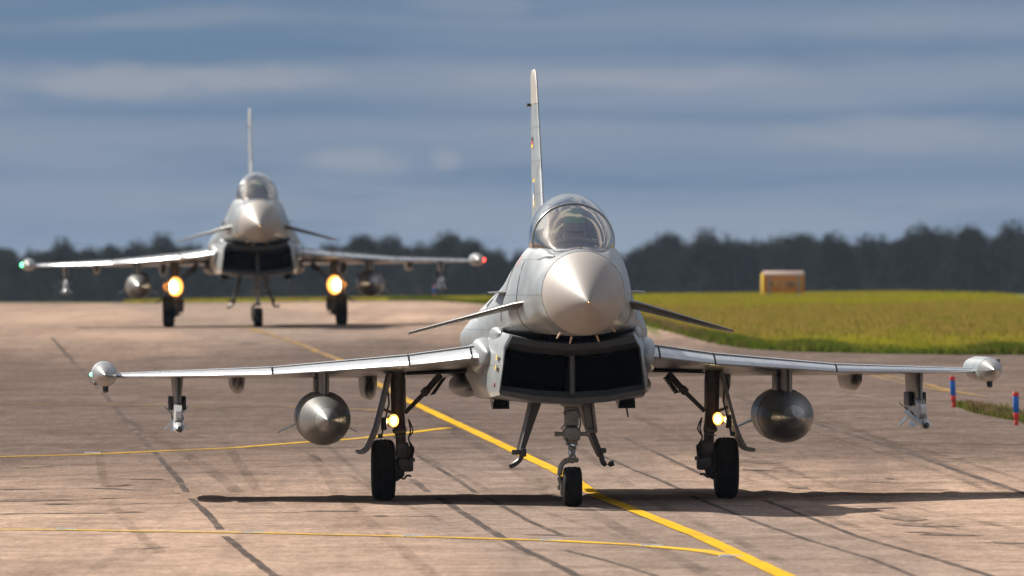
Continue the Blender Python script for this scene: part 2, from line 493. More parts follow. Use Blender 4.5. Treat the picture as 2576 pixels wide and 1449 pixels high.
def tinted(name, col, tw):
    m = bpy.data.materials.new(name); m.use_nodes = True
    nt = m.node_tree; b = nt.nodes['Principled BSDF']
    b.inputs['Base Color'].default_value = (*col, 1); b.inputs['Roughness'].default_value = .15
    tl = nt.nodes.new('ShaderNodeBsdfTranslucent'); tl.inputs[0].default_value = (*[min(1, c * 1.6) for c in col], 1)
    mx = nt.nodes.new('ShaderNodeMixShader'); mx.inputs[0].default_value = tw
    nt.links.new(b.outputs[0], mx.inputs[1]); nt.links.new(tl.outputs[0], mx.inputs[2]); nt.links.new(mx.outputs[0], nt.nodes['Material Output'].inputs[0])
    return m
M['hud_glass'] = tinted('combiner_green_glass', (0.36, 1.0, 0.46), 0.6)

# ------------------------------------------------------------------ the lie of the land
PROF = [(-200, 2.9), (60, 2.76), (105, 2.72), (130, 2.717), (152, 2.717), (160, 2.62), (185, 2.39), (216, 2.10), (256, 1.62), (280, 1.24), (295, 1.10), (310, 1.06), (330, 0.97), (380, 0.82),
        (430, 0.735), (470, 0.74), (520, 0.95), (600, 1.7), (750, 3.4), (1000, 6.0), (1400, 8.0), (1800, 9.0), (2600, 12.0), (5200, 30.0)]
def prof(d):
    n = len(PROF)
    if d <= PROF[0][0]: return PROF[0][1]
    for i in range(n - 1):
        if d <= PROF[i + 1][0]:
            (x0, y0), (x1, y1) = PROF[i], PROF[i + 1]
            h = x1 - x0; t = (d - x0) / h
            def sl(k):
                if k <= 0 or k >= n - 1: return 0.0
                a = (PROF[k][1] - PROF[k - 1][1]) / (PROF[k][0] - PROF[k - 1][0]); b = (PROF[k + 1][1] - PROF[k][1]) / (PROF[k + 1][0] - PROF[k][0])
                return 0 if a * b <= 0 else 2 * a * b / (a + b)
            return (2 * t ** 3 - 3 * t * t + 1) * y0 + (t ** 3 - 2 * t * t + t) * h * sl(i) + (-2 * t ** 3 + 3 * t * t) * y1 + (t ** 3 - t * t) * h * sl(i + 1)
    return PROF[-1][1]
def tilt(d):
    t = min(max((d - 160) / 120, 0), 1)
    return 0.0054 + 0.006 * t * t * (3 - 2 * t)
def ground(x, d):
    k = tilt(d)
    xx = max(min(x - 0.7, 14), -14)
    return EYE - prof(d) + k * xx
def pix(u, v):
    """the point of the ground that the picture shows at (u, v) of a 2576 x 1449 frame"""
    a = (u - 1288) / FPX; b = (v - 700) / FPX
    d = 90.0
    while d < 520:
        if EYE - b * d <= ground(a * d, d):
            lo, hi = d - 0.5, d
            for _ in range(20):
                mid = (lo + hi) / 2
                if EYE - b * mid <= ground(a * mid, mid): hi = mid
                else: lo = mid
            return a * hi, hi
        d += 0.5
    return a * 430, 430

def sheet(name, xs, ds, off, mat, keep=None, parent=None):
    V = [(x, d, ground(x, d) + off) for d in ds for x in xs]
    n = len(xs); F = []
    for j in range(len(ds) - 1):
        for i in range(n - 1):
            if keep is None or keep((xs[i] + xs[i + 1]) / 2, (ds[j] + ds[j + 1]) / 2):
                F.append((j * n + i, j * n + i + 1, (j + 1) * n + i + 1, (j + 1) * n + i))
    return build(name, (V, F), mat, parent, angle=180)

def frange(a, b, s):
    out = []
    while a < b - 1e-6: out.append(a); a += s
    out.append(b); return out

# --- node helpers for ground materials
def ground_material(name, build_fn):
    m = bpy.data.materials.new(name); m.use_nodes = True
    nt = m.node_tree
    b = nt.nodes['Principled BSDF']
    t = nt.nodes.new('ShaderNodeTexCoord')
    def noise(scale, stretch=(1, 1, 1), detail=4, rough=0.55, off=(0, 0, 0), rot=0.0):
        mp = nt.nodes.new('ShaderNodeMapping'); nt.links.new(t.outputs['Object'], mp.inputs[0])
        mp.inputs['Scale'].default_value = stretch; mp.inputs['Location'].default_value = off; mp.inputs['Rotation'].default_value = (0, 0, rot)
        n = nt.nodes.new('ShaderNodeTexNoise'); n.inputs['Scale'].default_value = scale; n.inputs['Detail'].default_value = detail; n.inputs['Roughness'].default_value = rough
        nt.links.new(mp.outputs[0], n.inputs['Vector']); return n.outputs[0]
    def ramp(v, lo, hi, a=0.0, c=1.0):
        r = nt.nodes.new('ShaderNodeMapRange'); r.interpolation_type = 'SMOOTHSTEP'
        nt.links.new(v, r.inputs[0]); r.inputs[1].default_value = lo; r.inputs[2].default_value = hi; r.inputs[3].default_value = a; r.inputs[4].default_value = c
        return r.outputs[0]
    def mix(f, a, c, mode='MIX'):
        n = nt.nodes.new('ShaderNodeMix'); n.data_type = 'RGBA'; n.blend_type = mode
        for s, v in ((n.inputs[0], f), (n.inputs[6], a), (n.inputs[7], c)):
            if isinstance(v, (int, float)): s.default_value = v
            elif isinstance(v, tuple): s.default_value = (*v, 1)
            else: nt.links.new(v, s)
        return n.outputs[2]
    def mth(op, a, c):
        n = nt.nodes.new('ShaderNodeMath'); n.operation = op
        for i, v in enumerate((a, c)):
            if isinstance(v, (int, float)): n.inputs[i].default_value = v
            else: nt.links.new(v, n.inputs[i])
        return n.outputs[0]
    def xyz():
        s = nt.nodes.new('ShaderNodeSeparateXYZ'); nt.links.new(t.outputs['Object'], s.inputs[0]); return s.outputs
    build_fn(nt, b, noise, ramp, mix, mth, xyz)
    return m

HEAD = math.atan(0.0407)
def f_tarmac(nt, b, noise, ramp, mix, mth, xyz):
    base = mix(ramp(noise(0.09, (1, 0.25, 1), 4, 0.55, rot=-HEAD), 0.38, 0.62), (0.375, 0.268, 0.203), (0.270, 0.197, 0.156))
    # old rubber and wear dragged along the taxi direction
    streak = ramp(noise(1.1, (1, 0.02, 1), 5, 0.6, (3, 0, 0), rot=-HEAD), 0.46, 0.74)
    base = mix(mth('MULTIPLY', streak, 0.62), base, (0.205, 0.145, 0.115))
    streak2 = ramp(noise(3.2, (1, 0.015, 1), 4, 0.6, (9, 0, 0), rot=-HEAD), 0.5, 0.75)
    base = mix(mth('MULTIPLY', streak2, 0.42), base, (0.20, 0.15, 0.125))
    pale = ramp(noise(0.35, (1, 0.07, 1), 4, 0.6, (1, 5, 0), rot=-HEAD), 0.52, 0.75)
    base = mix(mth('MULTIPLY', pale, 0.35), base, (0.47, 0.34, 0.26))
    x, y, z = xyz()
    # the newer, greyer asphalt lane laid along the centreline, and the darker stretch between the two jets
    c = mth('ADD', x, mth('MULTIPLY', y, 0.0440))
    c = mth('ADD', c, mth('MULTIPLY', mth('SUBTRACT', noise(0.6, (1, .2, 1), 3), 0.5), 0.7))
    lane = mth('MULTIPLY', ramp(c, 4.6, 5.3), ramp(c, 9.7, 9.0))
    base = mix(mth('MULTIPLY', lane, 0.55), base, (0.212, 0.170, 0.146))
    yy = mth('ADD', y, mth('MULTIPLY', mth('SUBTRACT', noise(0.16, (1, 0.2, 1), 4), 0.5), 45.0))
    mid_dark = mth('MULTIPLY', ramp(yy, 150, 182), ramp(yy, 282, 256))
    base = mix(mth('MULTIPLY', mid_dark, 0.88), base, (0.112, 0.086, 0.075))
    base = mix(1.0, base, ramp(noise(0.7, (1, .6, 1), 4, 0.65, (2, 8, 0)), 0.3, 0.7, 0.80, 1.14), 'MULTIPLY')
    base = mix(1.0, base, ramp(noise(2.6, (1.6, .45, 1), 4, 0.7, (7, 1, 0)), 0.3, 0.7, 0.84, 1.14), 'MULTIPLY')
    speck = ramp(noise(14.0, (1.3, .16, 1), 3, 0.75), 0.3, 0.7, 0.84, 1.14)
    base = mix(1.0, base, speck, 'MULTIPLY')
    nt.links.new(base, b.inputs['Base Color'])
    b.inputs['Roughness'].default_value = 0.86
    b.inputs['Specular IOR Level'].default_value = 0.0
    bp = nt.nodes.new('ShaderNodeBump'); bp.inputs['Strength'].default_value = 0.25; bp.inputs['Distance'].default_value = 0.02
    nt.links.new(noise(3.0, (1, 1, 1), 6, 0.7), bp.inputs['Height']); nt.links.new(bp.outputs[0], b.inputs['Normal'])
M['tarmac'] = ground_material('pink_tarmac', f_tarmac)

def f_earth(nt, b, noise, ramp, mix, mth, xyz):
    base = mix(ramp(noise(0.3, (1, 0.1, 1)), 0.35, 0.65), (0.105, 0.11, 0.022), (0.15, 0.115, 0.04))
    base = mix(ramp(noise(1.5), 0.5, 0.7), base, (0.07, 0.085, 0.018))
    nt.links.new(base, b.inputs['Base Color']); b.inputs['Roughness'].default_value = 0.95; b.inputs['Specular IOR Level'].default_value = 0.1
M['earth'] = ground_material('meadow_soil', f_earth)

def worn(name, col, under, wear=0.5, rough=0.7):
    def f(nt, b, noise, ramp, mix, mth, xyz):
        k = ramp(noise(2.2, (1, 0.25, 1), 6, 0.7), wear - 0.1, wear + 0.12)
        base = mix(k, under, col)
        base = mix(mth('MULTIPLY', ramp(noise(0.5, (1, 0.3, 1), 4), 0.4, 0.7), 0.35), base, tuple(c * 0.6 for c in col))
        nt.links.new(base, b.inputs['Base Color']); b.inputs['Roughness'].default_value = rough; b.inputs['Specular IOR Level'].default_value = 0.0
    return ground_material(name, f)
M['yellow'] = worn('yellow_line_paint', (0.62, 0.36, 0.030), (0.40, 0.25, 0.06), 0.40)
M['yellow_thin'] = worn('thin_yellow_line_paint', (0.66, 0.40, 0.040), (0.40, 0.27, 0.12), 0.42)
M['yellow_faded'] = worn('faded_yellow_line_paint', (0.36, 0.22, 0.07), (0.19, 0.145, 0.115), 0.52)
M['seal'] = worn('joint_sealant', (0.088, 0.074, 0.068), (0.17, 0.13, 0.11), 0.45, 0.6)
M['crack'] = worn('crack_sealant', (0.13, 0.10, 0.085), (0.25, 0.19, 0.155), 0.50, 0.6)

def grass_mat(name, cols, patch=0.25, stretch=(1, 0.12, 1), trans=0.45, dry=None):
    def f(nt, b, noise, ramp, mix, mth, xyz):
        k = ramp(noise(patch, stretch, 5, 0.6), 0.38, 0.62)
        if dry:
            y = mth('ADD', xyz()[1], mth('MULTIPLY', mth('SUBTRACT', noise(0.35, (1, .2, 1), 4, .6, (3, 3, 0)), .5), 70.0))
            belt = mth('MULTIPLY', ramp(y, dry[0] - 12, dry[0] + 8), ramp(y, dry[1] + 25, dry[1] - 10))
            k = mth('MAXIMUM', mth('MULTIPLY', k, .55), mth('MULTIPLY', belt, .85))
        base = mix(k, cols[0], cols[1])
        base = mix(mth('MULTIPLY', ramp(noise(2.0, (1, 0.4, 1), 3, 0.6, (5, 5, 0)), 0.45, 0.65), 0.8), base, cols[2])
        tr = nt.nodes.new('ShaderNodeBsdfTranslucent'); df = nt.nodes.new('ShaderNodeBsdfDiffuse')
        nt.links.new(base, tr.inputs[0]); nt.links.new(base, df.inputs[0])
        mx = nt.nodes.new('ShaderNodeMixShader'); mx.inputs[0].default_value = trans
        nt.links.new(df.outputs[0], mx.inputs[1]); nt.links.new(tr.outputs[0], mx.inputs[2])
        nt.links.new(mx.outputs[0], nt.nodes['Material Output'].inputs[0])
    return ground_material(name, f)
M['grass_field'] = grass_mat('field_grass', ((0.295, 0.280, 0.020), (0.275, 0.185, 0.055), (0.175, 0.185, 0.018)), dry=(268, 345))
M['grass_verge'] = grass_mat('verge_grass', ((0.095, 0.13, 0.014), (0.07, 0.10, 0.012), (0.15, 0.14, 0.03)), 0.6, (1, 1, 1), 0.4)
M['dry_grass'] = grass_mat('dry_grass', ((0.20, 0.13, 0.07), (0.13, 0.085, 0.05), (0.25, 0.17, 0.09)), 0.6, (1, 1, 1), 0.3)
M['leaf'] = grass_mat('tree_leaves', ((0.018, 0.028, 0.022), (0.022, 0.028, 0.021), (0.038, 0.028, 0.020)), 0.15, (1, 1, 1), 0.25)
M['bark'] = material('tree_bark', (0.07, 0.055, 0.045), 0.9, var=0.3, var_scale=5)

# ------------------------------------------------------------------ terrain, taxiway
edge_px = [(2600, 892), (2400, 892), (2200, 889), (2000, 884), (1900, 878), (1830, 868), (1760, 850), (1700, 834), (1640, 815), (1560, 800), (1400, 782), (1220, 765), (1080, 757), (985, 751)]
EDGE = [pix(u, v) for u, v in edge_px]
EDGE = [(60.0, EDGE[0][1] - 4), (20.0, EDGE[0][1])] + EDGE
EDGE += [(-40, 470), (-140, 480)]
def edge_d(x):
    """how far away the meadow begins at x"""
    if x >= EDGE[0][0]: return EDGE[0][1]
    for (x0, d0), (x1, d1) in zip(EDGE, EDGE[1:]):
        if x1 <= x <= x0: return d0 + (d1 - d0) * (x0 - x) / (x0 - x1 + 1e-9)
    return EDGE[-1][1]

xs_w = [-700, -420, -260, -160, -100, -60, -40, -28, -20] + frange(-14, 14, 2.0) + [20, 28, 40, 60, 100, 160, 260, 420, 700]
ds_w = frange(-200, 100, 20) + frange(105, 330, 5) + frange(340, 600, 10) + [650, 700, 800, 900, 1000, 1200, 1400, 1700, 2000, 2600, 3400, 5000]
terrain = tag(sheet('terrain', xs_w, ds_w, -0.035, M['earth']), kind='structure')
# the taxiway sheet follows the meadow's edge
xs_t = [-140, -100, -70, -50, -36, -26, -20, -16] + frange(-14, 16, 0.8) + [18, 22, 28, 40, 60]
V, F = [], []
ROWS = 90
for x in xs_t:
    d1 = edge_d(x)
    for j in range(ROWS + 1):
        d = -150 + (60 + 150) * (j / 6) if j <= 6 else 60 + (d1 - 60) * (j - 6) / (ROWS - 6)
        V.append((x, d, ground(x, d)))
for i in range(len(xs_t) - 1):
    for j in range(ROWS):
        a = i * (ROWS + 1) + j
        F.append((a, a + ROWS + 1, a + ROWS + 2, a + 1))
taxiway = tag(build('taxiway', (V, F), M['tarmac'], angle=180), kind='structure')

def strip(name, pts, w, mat, off, wobble=0.0, parent=taxiway, step=1.5, taper=False, gaps=None):
    """a painted or sealed band on the ground through plan points"""
    P = []
    for (x0, d0), (x1, d1) in zip(pts, pts[1:]):
        L = math.hypot(x1 - x0, d1 - d0); n = max(1, int(L / step))
        for k in range(n): P.append((x0 + (x1 - x0) * k / n, d0 + (d1 - d0) * k / n))
    P.append(pts[-1])
    V, F = [], []
    for i, (x, d) in enumerate(P):
        a = P[max(i - 1, 0)]; c = P[min(i + 1, len(P) - 1)]
        t = Vector((c[0] - a[0], c[1] - a[1])); t.normalize()
        nx, nd = -t.y, t.x
        ww = w * (1 + random.uniform(-wobble, wobble))
        if taper: ww *= max(0.25, math.sin(math.pi * (i + .3) / (len(P) - .4)))
        jx, jd = (random.uniform(-wobble, wobble) * w * 0.5 for _ in range(2))
        for s in (-.5, .5):
            X, D = x + jx + nx * ww * s, d + jd + nd * ww * s
            V.append((X, D, ground(X, D) + off))
    for i in range(len(P) - 1):
        if gaps and gaps(i): continue
        F.append((2 * i, 2 * i + 1, 2 * i + 3, 2 * i + 2))
    return build(name, (V, F), mat, parent, angle=180)

def pstrip(name, px_pts, w, mat, off, **k):
    return strip(name, [pix(u, v) for u, v in px_pts], w, mat, off, **k)

# sealed joints running with the taxiway
JOINTS = [
    ([(130, 850), (200, 925), (270, 1000), (330, 1075), (400, 1150), (455, 1215), (520, 1290), (555, 1332)], 0.11),
    ([(568, 1350), (620, 1395), (690, 1449), (780, 1500)], 0.11),
    ([(1050, 1147), (1150, 1207), (1240, 1260), (1338, 1315), (1423, 1350)], 0.09),
    ([(1423, 1385), (1530, 1412), (1638, 1445), (1720, 1480)], 0.07),
    ([(1035, 1205), (1125, 1265), (1225, 1330), (1308, 1378), (1380, 1412), (1453, 1449), (1520, 1480)], 0.12),
    ([(1503, 1142), (1600, 1185), (1713, 1232), (1788, 1268), (1913, 1318), (2038, 1360), (2188, 1405), (2288, 1445), (2360, 1475)], 0.08),
    ([(1568, 1100), (1663, 1145), (1758, 1190), (1873, 1238), (1953, 1270), (2068, 1315), (2163, 1352), (2338, 1402), (2478, 1445), (2560, 1470)], 0.09),
    ([(1851, 998), (1913, 1018), (2059, 1067), (2203, 1112), (2321, 1152), (2428, 1192), (2576, 1240), (2700, 1285)], 0.13),
]
for p, w in JOINTS: pstrip('sealed_joint', p, w * .8, M['seal'], 0.004, wobble=0.16, step=0.9)
# rubber left by tyres, running with the taxi direction
def f_rubber(nt, b, noise, ramp, mix, mth, xyz):
    b.inputs['Base Color'].default_value = (0.05, 0.042, 0.038, 1); b.inputs['Specular IOR Level'].default_value = 0.0; b.inputs['Roughness'].default_value = 0.9
    nt.links.new(ramp(noise(1.6, (1.5, .08, 1), 5, 0.7, rot=-HEAD), 0.36, 0.70, 0.03, 0.22), b.inputs['Alpha'])
M['rubber'] = ground_material('tyre_rubber_marks', f_rubber)
rm = random.Random(21)
for k in range(34):
    c0 = rm.uniform(-6.5, 13.5); sl = -0.0420 + rm.uniform(-.016, .016); d0 = rm.uniform(100, 150); L = rm.uniform(30, 90); cv = rm.uniform(-.00022, .00022)
    pts = [(c0 - 6.4 + (d - 146) * sl + cv * (d - 146) ** 2, d) for d in frange(d0, d0 + L, 6.0)]
    strip('tyre_mark', pts, rm.uniform(.07, .22), M['rubber'], 0.0025 + k * 0.00003, wobble=0.05, step=2.0)
# sealed cracks across the taxiway
def px_crack(u0, v0, u1, v1, w, wob=0.6):
    pts = []
    n = max(2, int(abs(u1 - u0) / 55))
    for i in range(n + 1):
        t = i / n
        pts.append((u0 + (u1 - u0) * t, v0 + (v1 - v0) * t + random.uniform(-1.3, 1.3)))
    g = [pix(u, v) for u, v in pts]
    return strip('sealed_crack', g, w, M['crack'], 0.006, wobble=wob, step=0.6)
CRACKS = [(0, 1198, 390, 1190, .14), (20, 1232, 250, 1228, .2), (0, 1264, 340, 1252, .2), (90, 1270, 500, 1265, .25), (0, 1294, 350, 1291, .45), (340, 1291, 760, 1289, .14),
          (40, 1315, 300, 1317, .14), (0, 1388, 210, 1385, .14), (300, 1382, 420, 1378, .2), (470, 1376, 720, 1374, .14), (655, 1173, 920, 1167, .22), (920, 1322, 1288, 1318, .16),
          (950, 1298, 1130, 1300, .16), (1870, 1113, 2576, 1117, .38), (2040, 1038, 2330, 1035, .3), (2160, 1149, 2576, 1152, .2), (1890, 1189, 2280, 1193, .2), (1700, 1210, 2240, 1212, .12),
          (2070, 1215, 2500, 1213, .2), (1940, 1322, 2576, 1321, .2), (2000, 1300, 2576, 1299, .12), (1330, 1345, 1500, 1350, .3), (640, 1380, 1100, 1376, .1), (600, 1127, 900, 1124, .3),
          (2300, 1410, 2576, 1414, .14), (100, 1120, 560, 1112, .2), (2080, 1062, 2560, 1060, .14), (1760, 1060, 1900, 1062, .2), (1400, 1425, 1800, 1430, .1), (2280, 1135, 2420, 1139, .5)]
for c in CRACKS: px_crack(*c[:4], c[4] * .45)
BLOTCH = [(60, 1178, 95, 1172, .9), (20, 1234, 50, 1231, 1.0), (25, 1262, 70, 1257, 1.6), (265, 1228, 350, 1236, 1.0), (300, 1222, 345, 1220, .8), (400, 1242, 430, 1250, 1.8), (120, 1270, 170, 1268, .8),
          (300, 1290, 340, 1289, .9), (795, 1288, 825, 1286, 1.3), (360, 1205, 395, 1207, .7), (1875, 1150, 1930, 1165, .9), (1905, 1175, 1955, 1186, 1.3), (2010, 1200, 2060, 1199, .7), (2215, 1205, 2240, 1206, .9),
          (2010, 1225, 2100, 1243, .8), (2240, 1300, 2300, 1312, .9), (2280, 1318, 2360, 1328, 1.0), (2300, 1338, 2420, 1348, .8), (2500, 1364, 2570, 1368, .8), (2300, 1230, 2340, 1236, .9), (2130, 995, 2210, 1000, .5),
          (2160, 1050, 2190, 1052, .6), (930, 1298, 985, 1299, .8), (610, 860, 640, 870, .8), (330, 1338, 600, 1340, .3), (2380, 1150, 2420, 1155, .4)]
for c in BLOTCH: px_crack(*c[:4], c[4] * .38, wob=0.7)

# painted lines
CL = [(2150, 1534), (1970, 1449), (1760, 1350), (1570, 1275), (1440, 1206), (1220, 1100), (1030, 1010), (930, 955), (850, 905), (770, 872), (690, 846), (600, 822)]
cl = [pix(u, v) for u, v in CL]
for c in cl: pass
M['yellow_mid'] = worn('half_worn_yellow_paint', (0.46, 0.275, 0.045), (0.24, 0.17, 0.10), 0.48)
pstrip('centre_line', CL[:7], 0.18, M['yellow'], 0.010, wobble=0.06)
pstrip('centre_line', CL[6:9], 0.18, M['yellow_mid'], 0.010, wobble=0.10)
pstrip('centre_line', CL[8:], 0.18, M['yellow_faded'], 0.010, wobble=0.14)
pstrip('lead_in_line', [(-80, 1333), (150, 1334), (400, 1338), (640, 1342), (1080, 1352), (1380, 1361), (1600, 1372), (1760, 1386), (1840, 1400)], 0.22, M['yellow_thin'], 0.008, wobble=0.2)
pstrip('lead_in_line', [(-80, 1152), (200, 1145), (580, 1128), (760, 1114), (880, 1106), (1040, 1088), (1130, 1077), (1175, 1078)], 0.2, M['yellow_thin'], 0.008, wobble=0.2)
pstrip('lead_in_line', [(-60, 1014), (400, 1021), (720, 1024), (1040, 1036)], 0.26, M['yellow_faded'], 0.008, wobble=0.2)
pstrip('lead_in_line', [(2180, 940), (2240, 958), (2310, 972), (2400, 988)], 0.13, M['yellow_faded'], 0.008, wobble=0.2)
pstrip('lead_in_line', [(2210, 942), (2300, 960), (2380, 980), (2480, 1000)], 0.12, M['yellow_faded'], 0.008, wobble=0.2)
pstrip('lead_in_line', [(2440, 982), (2520, 982), (2640, 984)], 0.2, M['yellow_faded'], 0.008, wobble=0.2)
# flush light fittings let into the lines
for u, v in ((165, 1333), (640, 1341), (1040, 1350), (1386, 1360), (1640, 1374), (1840, 1401), (232, 1141)):
    x, d = pix(u, v); z = ground(x, d)
    o = build('inset_light', merge(box((x, d, z + 0.012), (0.24, 0.20, 0.012), taper=(.8, .8)), box((x - .06, d - .0, z + .020), (0.10, .10, .008))), material('inset_light_metal', (0.6, 0.6, 0.58), 0.35, metal=0.6) if 'inset' not in M else M['inset'], taxiway)
    M['inset'] = o.data.materials[0]

# ------------------------------------------------------------------ the fighter jet, in its own frame: x across, y aft of the nose tip, z above the ground
def ell(cz, rx, rz):
    A = [0, 10, 22, 36, 50, 70, 95, 120, 145, 165, 180]
    return [(rx * math.sin(math.radians(a)), cz + rz * math.cos(math.radians(a))) for a in A]
FUS = [
    (1.5, ell(2.546, .48, .49)),
    (2.25, ell(2.55, .54, .50)),
    (2.7, [(0, 2.99), (.1, 2.99), (.22, 3.01), (.32, 3.04), (.39, 3.02), (.52, 2.80), (.575, 2.5), (.53, 2.27), (.36, 2.10), (.18, 2.05), (0, 2.04)]),
    (3.3, [(0, 2.75), (.2, 2.75), (.38, 2.78), (.425, 3.03), (.49, 3.04), (.59, 2.82), (.64, 2.5), (.60, 2.25), (.45, 2.10), (.22, 2.05), (0, 2.04)]),
    (4.0, [(0, 2.7), (.2, 2.7), (.41, 2.74), (.455, 3.04), (.51, 3.045), (.62, 2.86), (.70, 2.5), (.67, 2.24), (.52, 2.10), (.25, 2.05), (0, 2.04)]),
    (5.0, [(0, 2.7), (.2, 2.7), (.41, 2.74), (.455, 3.05), (.52, 3.055), (.64, 2.86), (.76, 2.48), (.77, 2.2), (.62, 2.08), (.3, 2.04), (0, 2.03)]),
    (5.7, [(0, 3.2), (.12, 3.2), (.25, 3.16), (.38, 3.10), (.50, 3.02), (.68, 2.78), (.82, 2.4), (.85, 2.15), (.7, 2.03), (.35, 1.95), (0, 1.95)]),
    (6.6, [(0, 3.45), (.10, 3.43), (.2, 3.36), (.30, 3.22), (.42, 3.05), (.68, 2.7), (.93, 2.3), (.98, 2.05), (.85, 1.9), (.4, 1.85), (0, 1.85)]),
    (8.5, [(0, 3.38), (.08, 3.35), (.15, 3.27), (.26, 3.1), (.38, 2.9), (.66, 2.6), (1.02, 2.2), (1.10, 1.98), (.95, 1.8), (.5, 1.7), (0, 1.7)]),
    (11., [(0, 3.15), (.07, 3.12), (.14, 3.07), (.24, 2.98), (.345, 2.865), (.60, 2.57), (.96, 2.2), (1.09, 1.97), (.95, 1.75), (.5, 1.6), (0, 1.6)]),
    (13.5, [(0, 2.9), (.06, 2.88), (.13, 2.82), (.22, 2.74), (.32, 2.64), (.55, 2.45), (.80, 2.2), (.88, 2.0), (.8, 1.75), (.45, 1.6), (0, 1.6)]),
    (14.8, [(0, 2.6), (.06, 2.58), (.12, 2.56), (.2, 2.52), (.3, 2.46), (.5, 2.36), (.66, 2.15), (.7, 2.0), (.62, 1.82), (.35, 1.72), (0, 1.72)]),
]
LE = [(0.95, 5.77, 1.875), (1.13, 6.0, 1.858), (1.85, 6.92, 1.757), (3.46, 8.98, 1.612), (5.35, 11.4, 1.544)]
TE = [(0.95, 13.85, 1.46), (1.13, 13.83, 1.46), (1.85, 13.77, 1.465), (3.46, 13.62, 1.48), (5.35, 13.45, 1.50)]
TH = [.23, .22, .19, .13, .065]
def wing_at(x):
    for i in range(len(LE) - 1):
        if x <= LE[i + 1][0] or i == len(LE) - 2:
            t = (x - LE[i][0]) / (LE[i + 1][0] - LE[i][0])
            f = lambda A: tuple(a + (b - a) * t for a, b in zip(A[i], A[i + 1]))
            return f(LE), f(TE), TH[i] + (TH[i + 1] - TH[i]) * t
def wing_under(x, y):
    le, te, t = wing_at(abs(x))
    c = min(max((y - le[1]) / (te[1] - le[1]), 0.02), 1)
    yt = t * .5 * min(1, 2.969 * math.sqrt(c) - 1.26 * c - 3.516 * c * c + 2.843 * c ** 3 - 1.015 * c ** 4)
    return le[2] + (te[2] - le[2]) * c - yt

